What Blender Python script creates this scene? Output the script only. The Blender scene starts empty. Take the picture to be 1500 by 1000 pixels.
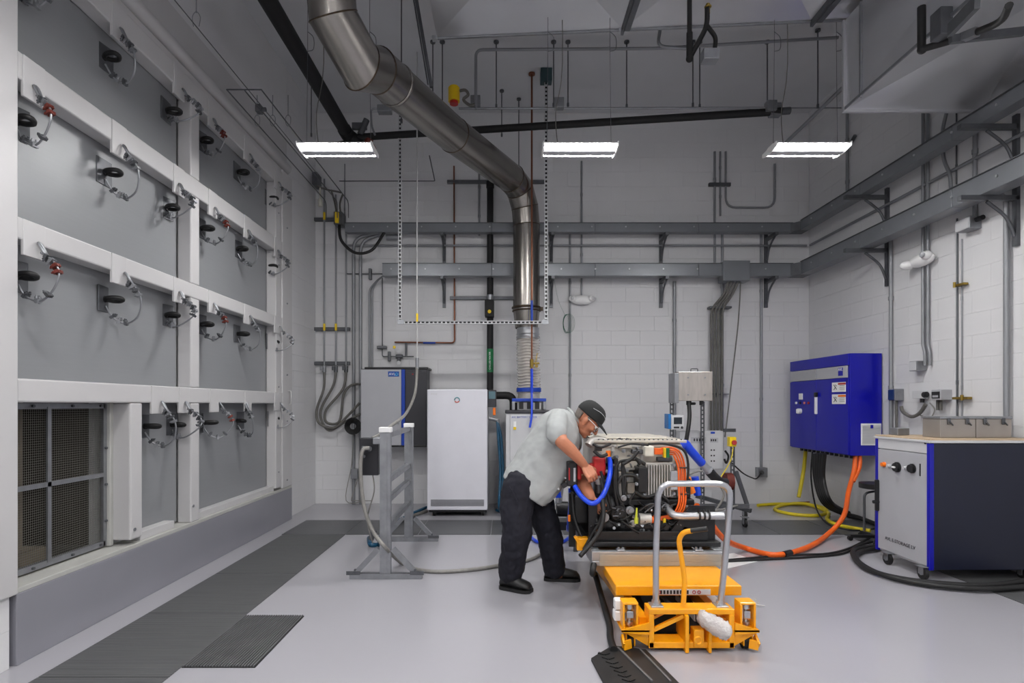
import bpy, bmesh, math, random
from mathutils import Vector, Matrix
random.seed(7)
R = math.radians
V = Vector
C = bpy.context.scene.collection
SC = bpy.context.scene
# ------------------------------------------------------------ camera, world, exposure
F = 830.0; HX = 742.0; HY = 592.0; CZ = 1.4          # focal length in pixels (1500 wide), principal point, eye height
cam_d = bpy.data.cameras.new('camera'); cam = bpy.data.objects.new('camera', cam_d); C.objects.link(cam)
cam.location = (0, 0, CZ); cam.rotation_euler = (R(90), 0, 0)
cam_d.sensor_width = 36; cam_d.lens = 36*F/1500
cam_d.shift_x = (750-HX)/1500; cam_d.shift_y = (HY-500)/1500
cam_d.clip_start = 0.05; cam_d.clip_end = 60
SC.camera = cam
w = bpy.data.worlds.new('world'); SC.world = w; w.use_nodes = True
w.node_tree.nodes['Background'].inputs[0].default_value = (0.6, 0.62, 0.66, 1)
w.node_tree.nodes['Background'].inputs[1].default_value = 0.02
SC.view_settings.view_transform = 'Standard'; SC.view_settings.look = 'None'
SC.view_settings.gamma = 1.0; SC.view_settings.use_curve_mapping = False
SC.view_settings.exposure = 0.47
LED = 88.0             # strength of the LED strips
FIX_Z = 3.59           # height of the hung fixtures
# ------------------------------------------------------------ picture to world helpers
def at(px, py, Y): return V(((px-HX)*Y/F, Y, CZ-(py-HY)*Y/F))
def fl(px, py, z=0.0):
    Y = F*(CZ-z)/(py-HY); return V(((px-HX)*Y/F, Y, z))
def side(px, py, X):
    Y = F*X/(px-HX); return V((X, Y, CZ-(py-HY)*Y/F))
def flz(px, py, z): p = fl(px, py); p.z = z; return p
# ------------------------------------------------------------ materials
def lin(c): 
    c = c/255.0
    return c/12.92 if c <= 0.04045 else ((c+0.055)/1.055)**2.4
MATS = {}
def mat(name, rgb, rough=0.5, metal=0.0, var=0.05, vscale=6.0, bump=0.0, bscale=60.0, emit=0, stretch=None,
        trans=0.0, alpha=1.0, coat=0.0, spec=0.5, wave=None, rvar=0.0):
    if name in MATS: return MATS[name]
    m = bpy.data.materials.new(name); m.use_nodes = True; nt = m.node_tree; N = nt.nodes; L = nt.links
    b = N['Principled BSDF']; col = (lin(rgb[0]), lin(rgb[1]), lin(rgb[2]), 1)
    b.inputs['Base Color'].default_value = col; b.inputs['Roughness'].default_value = rough
    b.inputs['Metallic'].default_value = metal; b.inputs['Specular IOR Level'].default_value = spec
    b.inputs['Transmission Weight'].default_value = trans; b.inputs['Alpha'].default_value = alpha
    b.inputs['Coat Weight'].default_value = coat
    if emit:
        b.inputs['Emission Color'].default_value = (1.0, 0.985, 0.97, 1); b.inputs['Emission Strength'].default_value = emit
    tc = N.new('ShaderNodeTexCoord'); mp = N.new('ShaderNodeMapping'); L.new(tc.outputs['Object'], mp.inputs[0])
    if stretch: mp.inputs['Scale'].default_value = stretch
    if var > 0:
        n = N.new('ShaderNodeTexNoise'); n.inputs['Scale'].default_value = vscale; n.inputs['Detail'].default_value = 6
        L.new(mp.outputs[0], n.inputs['Vector'])
        r = N.new('ShaderNodeMapRange'); r.inputs['From Min'].default_value = 0.3; r.inputs['From Max'].default_value = 0.7
        r.inputs['To Min'].default_value = 1-var*1.4; r.inputs['To Max'].default_value = 1+var
        L.new(n.outputs['Fac'], r.inputs['Value'])
        mx = N.new('ShaderNodeVectorMath'); mx.operation = 'SCALE'; mx.inputs[0].default_value = col[:3]
        L.new(r.outputs[0], mx.inputs['Scale']); L.new(mx.outputs[0], b.inputs['Base Color'])
        if rvar:
            r2 = N.new('ShaderNodeMapRange'); r2.inputs['From Min'].default_value = 0.3; r2.inputs['From Max'].default_value = 0.7
            r2.inputs['To Min'].default_value = max(0.02, rough-rvar); r2.inputs['To Max'].default_value = rough+rvar
            L.new(n.outputs['Fac'], r2.inputs['Value']); L.new(r2.outputs[0], b.inputs['Roughness'])
    if bump > 0:
        n2 = N.new('ShaderNodeTexNoise'); n2.inputs['Scale'].default_value = bscale; n2.inputs['Detail'].default_value = 4
        L.new(mp.outputs[0], n2.inputs['Vector'])
        h = n2.outputs['Fac']
        bp = N.new('ShaderNodeBump'); bp.inputs['Strength'].default_value = bump; bp.inputs['Distance'].default_value = 0.01
        L.new(h, bp.inputs['Height']); L.new(bp.outputs[0], b.inputs['Normal'])
    if wave:
        wv = N.new('ShaderNodeTexWave'); wv.bands_direction = wave[0]; wv.inputs['Scale'].default_value = wave[1]
        L.new(tc.outputs['Object'], wv.inputs['Vector'])
        bp = N.new('ShaderNodeBump'); bp.inputs['Strength'].default_value = wave[2]; bp.inputs['Distance'].default_value = 0.004
        L.new(wv.outputs['Fac'], bp.inputs['Height']); L.new(bp.outputs[0], b.inputs['Normal'])
    MATS[name] = m; return m
wallp = mat('wall_paint', (212, 212, 214), 0.55, var=0.02, vscale=2, bump=0.12, bscale=90)
ceilp = mat('ceiling_paint', (200, 201, 204), 0.8, var=0.03, vscale=1.5)
floorm = mat('epoxy_floor', (160, 159, 165), 0.33, var=0.03, vscale=1.2, bump=0.02, bscale=30, coat=0.3, rvar=0.05)
grate = mat('grate_steel', (84, 85, 86), 0.5, 0.1, var=0.12, vscale=5, stretch=(0.6, 12, 1), wave=('Y', 18, 0.5))
trench = mat('trench_cover', (84, 85, 88), 0.38, 0.2, var=0.1, vscale=4, stretch=(0.6, 8, 1))
ribm = mat('mat_rubber', (96, 96, 98), 0.5, 0.1, var=0.1)
frame_w = mat('frame_white', (190, 189, 190), 0.42, var=0.02, vscale=3)
panelm = mat('vent_panel', (136, 138, 141), 0.42, 0.1, var=0.012, vscale=3, stretch=(1, 1, 25))
plinthm = mat('plinth_grey', (134, 134, 142), 0.3, var=0.03, vscale=2, coat=0.2)
ledgem = mat('ledge_grey', (176, 176, 172), 0.45)
galv = mat('galvanised', (150, 152, 156), 0.42, 0.75, var=0.1, vscale=14)
galvd = mat('galvanised_dark', (98, 100, 104), 0.45, 0.6, var=0.1, vscale=14)
raceway = mat('raceway_grey', (122, 125, 130), 0.32, 0.35, var=0.04)
conduit = mat('conduit_grey', (142, 144, 148), 0.42, 0.35, var=0.05)
stain = mat('stainless', (146, 142, 137), 0.27, 1.0, var=0.03, vscale=2, stretch=(3, 3, 0.6))
weld = mat('weld_seam', (82, 70, 58), 0.45, 0.8, var=0.25, vscale=40)
alu = mat('aluminium', (186, 188, 192), 0.32, 0.8, var=0.06, vscale=10)
chrome = mat('chrome_tube', (190, 192, 196), 0.3, 0.95, var=0.04)
sheet = mat('sheet_duct', (214, 215, 218), 0.34, 0.8, var=0.05, vscale=1.5, rvar=0.04)
blackm = mat('black_plastic', (24, 24, 26), 0.42, var=0.1)
blackr = mat('black_rubber', (20, 20, 21), 0.55, var=0.1)
blackp = mat('black_powder', (26, 26, 28), 0.34, 0.1, var=0.1)
pipeb = mat('black_insulation', (17, 17, 19), 0.7, var=0.1, vscale=20)
copper = mat('copper', (132, 84, 64), 0.38, 0.85, var=0.15)
brass = mat('brass', (150, 126, 60), 0.35, 0.85)
rustm = mat('rusty_red', (110, 48, 40), 0.6, 0.3, var=0.2, vscale=30)
yel = mat('lift_yellow', (240, 160, 4), 0.34, var=0.06, vscale=8, coat=0.2)
yelhose = mat('yellow_hose', (212, 192, 30), 0.5)
org = mat('orange_cable', (232, 98, 20), 0.45, var=0.08)
blueh = mat('blue_hose', (10, 66, 214), 0.32, var=0.06, coat=0.2)
blueb = mat('blue_band', (16, 62, 166), 0.5)
royal = mat('royal_blue', (8, 10, 158), 0.3, var=0.03)
navy = mat('navy_panel', (16, 21, 42), 0.34, var=0.05)
whitec = mat('cabinet_white', (216, 216, 224), 0.32, var=0.015, coat=0.2)
greyc = mat('cabinet_grey', (172, 173, 178), 0.4, var=0.02)
lightc = mat('light_grey', (196, 197, 200), 0.4, var=0.02)
darkc = mat('charcoal_panel', (48, 48, 54), 0.45)
teal = mat('teal_hose', (16, 74, 104), 0.45, var=0.08)
greyhose = mat('grey_hose', (136, 134, 130), 0.5, var=0.1, vscale=30)
greyd = mat('grey_hose_dark', (98, 96, 92), 0.5, var=0.1, vscale=30)
cream = mat('cream_plastic', (214, 212, 200), 0.4)
redm = mat('red_plastic', (164, 26, 26), 0.4)
greenl = mat('green_label', (10, 110, 60), 0.5)
yellab = mat('yellow_label', (236, 200, 20), 0.5)
orgp = mat('orange_plastic', (240, 120, 20), 0.4)
whitep = mat('white_plastic', (232, 232, 232), 0.4, var=0.01)
beige = mat('cast_beige', (190, 184, 173), 0.42, 0.2, var=0.1, vscale=12, bump=0.1, bscale=80)
castm = mat('cast_aluminium', (184, 181, 176), 0.4, 0.4, var=0.14, vscale=14, bump=0.12, bscale=70)
darkcast = mat('dark_cast', (44, 44, 46), 0.4, 0.4, var=0.2, vscale=14)
woodm = mat('beige_board', (188, 166, 138), 0.5, var=0.08, vscale=8, stretch=(1, 8, 1))
screenm = mat('screen_dark', (20, 30, 38), 0.15)
clearp = mat('clear_acrylic', (226, 220, 208), 0.22, var=0.0, trans=0.75, spec=0.4)
bellm = mat('bellows_clear', (214, 208, 200), 0.25, 0.1, var=0.1, vscale=14, trans=0.6)
wrapm = mat('bubble_wrap', (226, 222, 220), 0.22, var=0.05, bump=0.6, bscale=55, trans=0.4)
shirtm = mat('shirt_grey', (162, 165, 165), 0.85, var=0.04, vscale=12, bump=0.35, bscale=9)
trousm = mat('trouser_navy', (22, 22, 34), 0.85, var=0.12, vscale=12, bump=0.5, bscale=8)
shoem = mat('shoe_leather', (30, 30, 31), 0.45, var=0.15, bump=0.15, bscale=40)
skinm = mat('skin', (190, 124, 94), 0.5, var=0.08, vscale=14)
capm = mat('cap_black', (26, 28, 29), 0.8, var=0.08)
hairm = mat('hair_grey', (112, 104, 98), 0.8, var=0.2, vscale=80)
lensm = mat('clear_lens', (230, 236, 240), 0.05, var=0, trans=0.9)
ledm = mat('led_strip', (255, 255, 255), 0.5, emit=LED, var=0)
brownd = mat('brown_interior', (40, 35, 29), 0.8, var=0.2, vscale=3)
signred = mat('sign_red', (176, 60, 50), 0.5)
pinkm = mat('pink_dot', (210, 120, 110), 0.5)
# ------------------------------------------------------------ mesh builder
class MB:
    def __init__(s): s.v = []; s.f = []; s.sm = []
    def add(s, vs, fs, smooth=False):
        o = len(s.v); s.v += [V(a) for a in vs]; s.f += [tuple(i+o for i in f) for f in fs]; s.sm += [smooth]*len(fs); return s
    def box(s, x0, x1, y0, y1, z0, z1, M=None):
        vs = [V((x, y, z)) for x in (x0, x1) for y in (y0, y1) for z in (z0, z1)]
        if M: vs = [M @ a for a in vs]
        return s.add(vs, [(0,1,3,2),(4,6,7,5),(0,4,5,1),(2,3,7,6),(0,2,6,4),(1,5,7,3)])
    def cbox(s, x0, x1, y0, y1, z0, z1, c=0.006):
        "box with chamfered edges"
        bm = bmesh.new(); bmesh.ops.create_cube(bm, size=1)
        for v in bm.verts: v.co = V(((x0+x1)/2+v.co.x*(x1-x0), (y0+y1)/2+v.co.y*(y1-y0), (z0+z1)/2+v.co.z*(z1-z0)))
        c = min(c, 0.45*min(abs(x1-x0), abs(y1-y0), abs(z1-z0)))
        bmesh.ops.bevel(bm, geom=bm.edges[:], offset=c, segments=2, affect='EDGES', profile=0.5)
        bm.verts.index_update(); s.add([v.co.copy() for v in bm.verts], [[v.index for v in f.verts] for f in bm.faces]); bm.free(); return s
    def beam(s, a, b, w, h, up=V((0,0,1))):
        a, b = V(a), V(b); d = (b-a).normalized(); u = V(up)
        if abs(d.dot(u)) > 0.98: u = V((0,1,0))
        sd = d.cross(u).normalized(); u = sd.cross(d).normalized(); vs = []
        for p in (a, b):
            for i, j in ((-1,-1),(1,-1),(1,1),(-1,1)): vs.append(p+sd*(i*w/2)+u*(j*h/2))
        return s.add(vs, [(0,3,2,1),(4,5,6,7),(0,1,5,4),(1,2,6,5),(2,3,7,6),(3,0,4,7)])
    def cyl(s, a, b, r, n=12, r2=None, caps=True):
        a, b = V(a), V(b); r2 = r if r2 is None else r2; d = (b-a).normalized(); u = d.orthogonal().normalized(); w_ = d.cross(u); vs = []
        for p, q in ((a, r), (b, r2)):
            for k in range(n):
                t = 2*math.pi*k/n; vs.append(p+u*(q*math.cos(t))+w_*(q*math.sin(t)))
        s.add(vs, [(k, (k+1)%n, n+(k+1)%n, n+k) for k in range(n)], True)
        if caps: s.add(vs, [tuple(reversed(range(n))), tuple(range(n, 2*n))])
        return s
    def tube(s, pts, r, n=8, smooth=3, closed=False, caps=True, rr=None):
        pts = [V(p) for p in pts]
        rs = list(rr) if rr else [r]*len(pts)
        if smooth > 0 and len(pts) > 2: pts, rs = spline(pts, rs, smooth, closed)
        m = len(pts); vs = []; u = None
        for i, p in enumerate(pts):
            if closed: d = pts[(i+1) % m]-pts[i-1]
            else: d = pts[min(i+1, m-1)]-pts[max(i-1, 0)]
            if d.length < 1e-9: d = V((0,0,1))
            d.normalize()
            u = d.orthogonal() if u is None else u-d*u.dot(d)
            if u.length < 1e-6: u = d.orthogonal()
            u.normalize(); w_ = d.cross(u)
            for k in range(n):
                t = 2*math.pi*k/n; vs.append(p+u*(rs[i]*math.cos(t))+w_*(rs[i]*math.sin(t)))
        fs = []
        for i in range(m if closed else m-1):
            j = (i+1) % m
            for k in range(n): fs.append((i*n+k, i*n+(k+1)%n, j*n+(k+1)%n, j*n+k))
        s.add(vs, fs, True)
        if not closed and caps: s.add([vs[k] for k in range(n)]+[vs[(m-1)*n+k] for k in range(n)], [tuple(reversed(range(n))), tuple(range(n, 2*n))])
        return s
    def bend(s, pts, r, rad=0.08, n=8):
        "conduit: straight runs with round bends"
        pts = [V(p) for p in pts]; out = [pts[0]]
        for i in range(1, len(pts)-1):
            p = pts[i]; a = pts[i-1]-p; b = pts[i+1]-p; q = min(rad, a.length*0.49, b.length*0.49)
            a = p+a.normalized()*q; b = p+b.normalized()*q
            for k in range(6):
                t = k/5; out.append(a*(1-t)**2+p*2*t*(1-t)+b*t*t)
        out.append(pts[-1]); return s.tube(out, r, n, 0)
    def ell(s, c, rx, ry, rz, M=None, n=14, m=8):
        vs = []; fs = []; c = V(c)
        for i in range(m+1):
            ph = math.pi*i/m
            for k in range(n):
                t = 2*math.pi*k/n; q = V((rx*math.sin(ph)*math.cos(t), ry*math.sin(ph)*math.sin(t), rz*math.cos(ph)))
                if M: q = M @ q
                vs.append(c+q)
        for i in range(m):
            for k in range(n): fs.append((i*n+k, (i+1)*n+k, (i+1)*n+(k+1)%n, i*n+(k+1)%n))
        return s.add(vs, fs, True)
    def prism(s, poly, ext):
        "poly: list of points (flat), ext: extrusion vector"
        n = len(poly); ext = V(ext); vs = [V(p) for p in poly]+[V(p)+ext for p in poly]
        return s.add(vs, [tuple(reversed(range(n))), tuple(range(n, 2*n))]+[(k, (k+1)%n, n+(k+1)%n, n+k) for k in range(n)])
    def torus(s, c, R_, r, axis=V((0,0,1)), n=20, m=8, sx=1.0):
        axis = V(axis).normalized(); u = axis.orthogonal().normalized(); w_ = axis.cross(u)
        return s.tube([V(c)+u*(R_*sx*math.cos(2*math.pi*k/n))+w_*(R_*math.sin(2*math.pi*k/n)) for k in range(n)], r, m, 0, True)
    def loft(s, rings, caps=True):
        n = len(rings[0]); vs = [V(p) for rg in rings for p in rg]; fs = []
        for i in range(len(rings)-1):
            for k in range(n): fs.append((i*n+k, i*n+(k+1)%n, (i+1)*n+(k+1)%n, (i+1)*n+k))
        if caps: fs += [tuple(reversed(range(n))), tuple(range((len(rings)-1)*n, len(rings)*n))]
        return s.add(vs, fs, True)
def spline(pts, rs, k, closed=False):
    out = []; ro = []; m = len(pts)
    for i in range(m if closed else m-1):
        g = (lambda j: pts[j % m]) if closed else (lambda j: pts[max(0, min(m-1, j))])
        p0, p1, p2, p3 = g(i-1), g(i), g(i+1), g(i+2)
        for q in range(k+1):
            t = q/(k+1); t2 = t*t; t3 = t2*t
            out.append(0.5*((2*p1)+(p2-p0)*t+(2*p0-5*p1+4*p2-p3)*t2+(3*p1-p0-3*p2+p3)*t3))
            ro.append(rs[i]*(1-t)+rs[(i+1) % m]*t)
    if not closed: out.append(pts[-1]); ro.append(rs[-1])
    return out, ro
# ------------------------------------------------------------ objects
def wloc(o):
    l = V((0,0,0))
    while o: l = l+V(o.location); o = o.parent
    return l
def tag(o, label=None, cat=None, group=None, kind=None):
    if label: o['label'] = label
    if cat: o['category'] = cat
    if group: o['group'] = group
    if kind: o['kind'] = kind
    return o
def obj(name, mb, m, parent=None, label=None, kind=None, bevel=0):
    me = bpy.data.meshes.new(name)
    if parent: off = wloc(parent)
    else:
        xs = [p.x for p in mb.v]; ys = [p.y for p in mb.v]; off = V(((min(xs)+max(xs))/2, (min(ys)+max(ys))/2, min(p.z for p in mb.v)))
    me.from_pydata([tuple(p-off) for p in mb.v], [], mb.f); me.polygons.foreach_set('use_smooth', mb.sm)
    me.materials.append(m); me.update()
    bm = bmesh.new(); bm.from_mesh(me); bmesh.ops.recalc_face_normals(bm, faces=bm.faces[:]); bm.to_mesh(me); bm.free()
    o = bpy.data.objects.new(name, me); C.objects.link(o)
    if parent: o.parent = parent
    else: o.location = off
    if bevel:
        b = o.modifiers.new('bevel', 'BEVEL'); b.width = bevel; b.segments = 2; b.limit_method = 'ANGLE'
    return tag(o, label, kind=kind)
def thing(name, label, cat, loc=(0,0,0), group=None, kind=None):
    o = bpy.data.objects.new(name, None); C.objects.link(o); o.location = loc; o.empty_display_size = 0.1
    return tag(o, label, cat, group, kind)
def dup(root, loc, rotz=None, label=None, scale=None):
    r = root.copy(); C.objects.link(r); r.location = loc
    if rotz is not None: r.rotation_euler = (0, 0, rotz)
    if scale: r.scale = scale
    if label: r['label'] = label
    for ch in list(root.children):
        c = ch.copy(); C.objects.link(c); c.parent = r
        for g in ch.children:
            d = g.copy(); C.objects.link(d); d.parent = c
    return r
def single(name, mb, m, label, cat, group=None, bevel=0, kind=None):
    return tag(obj(name, mb, m, bevel=bevel), label, cat, group, kind)
def text(s, loc, size, m, rot=(R(90), 0, 0), parent=None, name='lettering', ext=0.0008):
    cu = bpy.data.curves.new('t', 'FONT'); cu.body = s; cu.size = size; cu.align_x = 'CENTER'; cu.align_y = 'CENTER'; cu.extrude = ext; cu.resolution_u = 3
    o = bpy.data.objects.new('t', cu); C.objects.link(o); bpy.context.view_layer.update()
    me = bpy.data.meshes.new_from_object(o.evaluated_get(bpy.context.evaluated_depsgraph_get()))
    bpy.data.objects.remove(o); me.materials.clear(); me.materials.append(m)
    o = bpy.data.objects.new(name, me); C.objects.link(o)
    o.rotation_euler = rot; o.location = V(loc)-(wloc(parent) if parent else V((0,0,0)))
    if parent: o.parent = parent
    return o
def clipname(o): return o
# ============================================================ THE SETTING
YB = 7.98; XL = -2.69; XR = 4.26; ZC = 5.5; YF = -4.0; CX = -2.62
o = obj('floor', MB().box(-4.2, XR+0.3, YF-0.1, YB+0.3, -0.12, 0), floorm, kind='structure'); floor = o
obj('ceiling', MB().box(-4.2, XR+0.3, YF-0.1, YB+0.3, ZC, ZC+0.1), ceilp, kind='structure')
obj('wall_front', MB().box(-4.2, XR+0.3, YF-0.12, YF, 0, ZC), wallp, kind='structure')
BL, BH = 0.406, 0.203
blockmesh = {}
def block_mb(wd):
    # front face towards -Y at y=0, chamfered rim, 12 mm deep
    h = BH; g = 0.0004; c = 0.0015; d = 0.012; mb = MB()
    o1 = [(-wd/2+g, d, g), (wd/2-g, d, g), (wd/2-g, d, h-g), (-wd/2+g, d, h-g)]
    o2 = [(-wd/2+g, c, g), (wd/2-g, c, g), (wd/2-g, c, h-g), (-wd/2+g, c, h-g)]
    o3 = [(-wd/2+g+c, 0, g+c), (wd/2-g-c, 0, g+c), (wd/2-g-c, 0, h-g-c), (-wd/2+g+c, 0, h-g-c)]
    return mb.add(o1+o2+o3, [(8,9,10,11)]+[(a+k, a+(k+1)%4, a+4+(k+1)%4, a+4+k) for a in (0, 4) for k in range(4)])
def blocks(wall, origin, direc, length, inward, z0, z1, limit_parts, start=0.0):
    "courses of painted block; origin at the wall line, direc along the wall, face towards inward"
    ang = math.atan2(direc.y, direc.x); rest = MB(); cnt = 0
    nrow = int(math.ceil((z1-z0)/BH-1e-6))
    flip = V((direc.y, -direc.x, 0)).dot(inward) < 0
    for r_ in range(nrow):
        u = -(BL/2 if r_ % 2 else 0)-start
        while u < length-1e-4:
            a = max(u, 0); b = min(u+BL, length); u += BL
            wd = b-a
            if wd < 0.02: continue
            z = z0+r_*BH
            key = round(wd, 3)
            rot = Matrix.Rotation(ang+(math.pi if flip else 0), 4, 'Z')
            pos = origin+direc*((a+b)/2)+V((0,0,z))
            if cnt < limit_parts:
                if key not in blockmesh:
                    mb = block_mb(wd); me = bpy.data.meshes.new('block'); me.from_pydata([tuple(p) for p in mb.v], [], mb.f)
                    me.materials.append(wallp); me.update()
                    bm = bmesh.new(); bm.from_mesh(me); bmesh.ops.recalc_face_normals(bm, faces=bm.faces[:]); bm.to_mesh(me); bm.free()
                    blockmesh[key] = me
                o = bpy.data.objects.new('block', blockmesh[key]); C.objects.link(o); o.parent = wall
                o.location = pos-wloc(wall); o.rotation_euler = (0, 0, ang+(math.pi if flip else 0)); cnt += 1
            else:
                M = Matrix.Translation(pos) @ rot; mb = block_mb(wd); rest.add([M @ p for p in mb.v], mb.f)
    if rest.v: obj('upper_blocks', rest, wallp, wall, kind='stuff')
T = 0.012
wb = obj('wall_back', MB().box(-4.2, XR+0.3, YB+T-0.002, YB+0.25, 0, ZC), wallp, kind='structure')
blocks(wb, V((XL, YB, 0)), V((1,0,0)), XR-XL, V((0,-1,0)), 0, ZC, 300, 0.1)
wr = obj('wall_right', MB().box(XR+T-0.002, XR+0.25, YF, YB+T, 0, ZC), wallp, kind='structure')
blocks(wr, V((XR, 4.3, 0)), V((0,1,0)), YB-4.3, V((-1,0,0)), 0, ZC, 300, 0.13)
wr2 = MB()
wl = obj('wall_left', MB().box(XL-0.25, XL-T+0.002, 6.92, YB+T, 0, ZC), wallp, kind='structure')
blocks(wl, V((XL, 6.93, 0)), V((0,1,0)), YB-6.93, V((1,0,0)), 0, ZC, 120, 0.2)
obj('chamber_backing', MB().box(XL-0.25, XL, 2.9, 6.925, 4.05, ZC).box(-2.95, -2.78, 4.0, 6.92, 0.4, 4.2).box(-2.95,-2.78, 2.9, 4.0, 1.45, 4.2), wallp, wl)
obj('near_wall', MB().box(XL-0.25, CX-0.02, YF, 3.0, 0, ZC), wallp, wl)
blocks(wl, V((CX-0.012, 2.0, 0)), V((0,1,0)), 1.0, V((1,0,0)), 0, 0.40, 12, 0.1)
obj('trim_1', MB().cbox(CX-0.02, CX+0.012, 0.6, 3.028, 0.385, 5.4, 0.008), frame_w, kind='structure', )
# recess behind the mesh screen
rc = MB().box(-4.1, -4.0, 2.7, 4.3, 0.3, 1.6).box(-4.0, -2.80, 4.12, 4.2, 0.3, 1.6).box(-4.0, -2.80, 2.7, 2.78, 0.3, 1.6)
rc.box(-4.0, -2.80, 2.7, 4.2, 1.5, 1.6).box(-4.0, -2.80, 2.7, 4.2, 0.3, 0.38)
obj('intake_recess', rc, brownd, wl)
# ------------------------------------------------------------ vent panel wall on the left
vw = thing('vent_wall', 'white steel grid frame holding grey vent panels along the left side, on a grey plinth', 'frame', (CX, 5.0, 0))
obj('plinth', MB().cbox(-2.9, CX, 3.03, 6.92, 0.0, 0.385, 0.004), plinthm, vw)
obj('ledge', MB().cbox(-2.86, CX-0.002, 3.03, 6.92, 0.385, 0.415, 0.004), ledgem, vw)
beams = [(3.93, 4.10), (3.15, 3.30), (2.29, 2.41), (1.41, 1.54)]
for a, b in beams:
    obj('beam', MB().cbox(-2.735, CX, 3.03, 6.80, a, b, 0.01), frame_w, vw)
MUL = (4.707, 4.84)
for a, b in ((4.10, 3.93), (3.93, 3.30), (3.15, 2.41), (2.29, 1.54), (1.41, 0.415)):
    if a == 4.10: continue
    obj('post', MB().cbox(-2.735, CX-0.002, MUL[0], MUL[1], min(a, b), max(a, b), 0.01), frame_w, vw)
obj('post', MB().cbox(-2.80, CX-0.001, 3.95, 4.08, 0.45, 1.41, 0.012), frame_w, vw)
obj('end_post', MB().cbox(-2.735, CX-0.004, 6.45, 6.60, 0.44, 3.95, 0.006), frame_w, vw)
obj('end_post', MB().cbox(-2.735, CX+0.004, 6.62, 6.92, 0.415, 4.15, 0.012), frame_w, vw)
obj('cornice', MB().cyl((-2.68, 3.03, 4.26), (-2.68, 6.9, 4.26), 0.065, 16).box(-2.78, -2.64, 3.03, 6.9, 4.10, 4.16).box(-2.72, -2.684, 3.03, 6.92, 4.32, 4.6), frame_w, vw)
obj('sill', MB().cbox(-2.735, CX-0.03, 4.84, 6.45, 0.415, 0.47, 0.004), frame_w, vw)
obj('sill', MB().cbox(-2.735, CX-0.03, 4.10, 4.52, 0.415, 0.475, 0.004), frame_w, vw)
rows = [(3.30, 3.93), (2.41, 3.15), (1.54, 2.29)]
for a, b in rows:
    obj('panel', MB().cbox(-2.765, -2.738, 3.0, 4.70, a-0.03, b+0.03, 0.003), panelm, vw)
    obj('panel', MB().cbox(-2.765, -2.738, 4.845, 6.46, a-0.03, b+0.03, 0.003), panelm, vw)
obj('panel', MB().cbox(-2.765, -2.738, 4.085, 4.70, 0.43, 1.41, 0.003), panelm, vw)
obj('panel', MB().cbox(-2.765, -2.738, 4.845, 6.46, 0.43, 1.41, 0.003), panelm, vw)
tabY = [3.14, 3.83, 4.53, 5.05, 5.73, 6.47]
def put_tab(zb, zt, y, w_=0.145):
    obj('tab', MB().cbox(CX-0.012, CX+0.006, y-w_/2, y+w_/2, zb-0.08, zt-0.004, 0.003), frame_w, vw)
for a, b in beams[:3]:
    for y in tabY: put_tab(a, b, y)
tab4 = [4.25, 4.60, 5.08, 5.74, 6.47]
for y in tab4: put_tab(1.41, 1.54, y)
bt = MB()
for zz in (0.5, 1.2, 1.75, 2.2, 2.6, 3.1, 3.5, 3.9):
    bt.cyl((CX+0.003, 6.75, zz), (CX+0.014, 6.75, zz), 0.01, 8)
for zz in (0.62, 1.25, 1.6, 2.1, 3.0, 3.6): bt.cyl((CX-0.006, 6.52, zz), (CX+0.004, 6.52, zz), 0.009, 8)
bt.cyl((CX-0.006, 4.74, 0.55), (CX+0.006, 4.74, 0.55), 0.012, 8).cyl((CX-0.006, 3.99, 0.52), (CX+0.006, 3.99, 0.52), 0.012, 8)
obj('bolts', bt, galv, vw, kind='stuff')
obj('pull_handle', MB().bend([(CX+0.005, 6.80, 1.40), (CX+0.035, 6.80, 1.40), (CX+0.035, 6.80, 1.56), (CX+0.005, 6.80, 1.56)], 0.006, 0.02), frame_w, vw)
# mesh screen
ms = thing('mesh_screen', 'square wire mesh screen with a cross bar frame above the grey plinth', 'screen', (-2.75, 3.47, 0.42))
XS = -2.775
fr = MB()
for (a, b) in (((2.95, 0.43), (2.95, 1.40)), ((3.90, 0.43), (3.90, 1.40)), ((2.95, 0.445), (3.90, 0.445)), ((2.95, 1.39), (3.90, 1.39))):
    fr.beam((XS, a[0], a[1]), (XS, b[0], b[1]), 0.028, 0.035)
obj('screen_frame', fr, galv, ms)
obj('cross_bar', MB().beam((XS+0.012, 3.42, 0.45), (XS+0.012, 3.42, 1.385), 0.012, 0.028, V((0,1,0))), galv, ms)
obj('cross_bar', MB().beam((XS+0.012, 2.96, 0.918), (XS+0.012, 3.89, 0.918), 0.012, 0.028), galv, ms)
wm = MB(); k = 0
y = 2.97
while y < 3.89: wm.cyl((XS, y, 0.45), (XS, y, 1.385), 0.0011, 4, caps=False); y += 0.0145
z = 0.455
while z < 1.385: wm.cyl((XS+0.001, 2.96, z), (XS+0.001, 3.89, z), 0.0011, 4, caps=False); z += 0.0145
obj('wire_mesh', wm, mat('mesh_wire', (118, 116, 110), 0.5, 0.3), ms, kind='stuff')
sb = MB()
for y in (3.1, 3.3, 3.6, 3.85):
    for z in (0.445, 1.39): sb.cyl((XS+0.01, y, z), (XS+0.026, y, z), 0.009, 6)
for z in (0.6, 0.85, 1.1): sb.cyl((XS+0.01, 3.9, z), (XS+0.026, 3.9, z), 0.009, 6)
obj('screen_bolts', sb, galvd, ms, kind='stuff')
single('intake_column', MB().cbox(-3.15, -3.0, 3.4, 3.52, 0.38, 1.5, 0.01).box(-3.2, -2.9, 3.0, 3.6, 0.38, 0.5), mat('dusty_column', (110, 100, 86), 0.8, var=0.15), 'dusty beige column seen behind the wire mesh screen', 'column')
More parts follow.
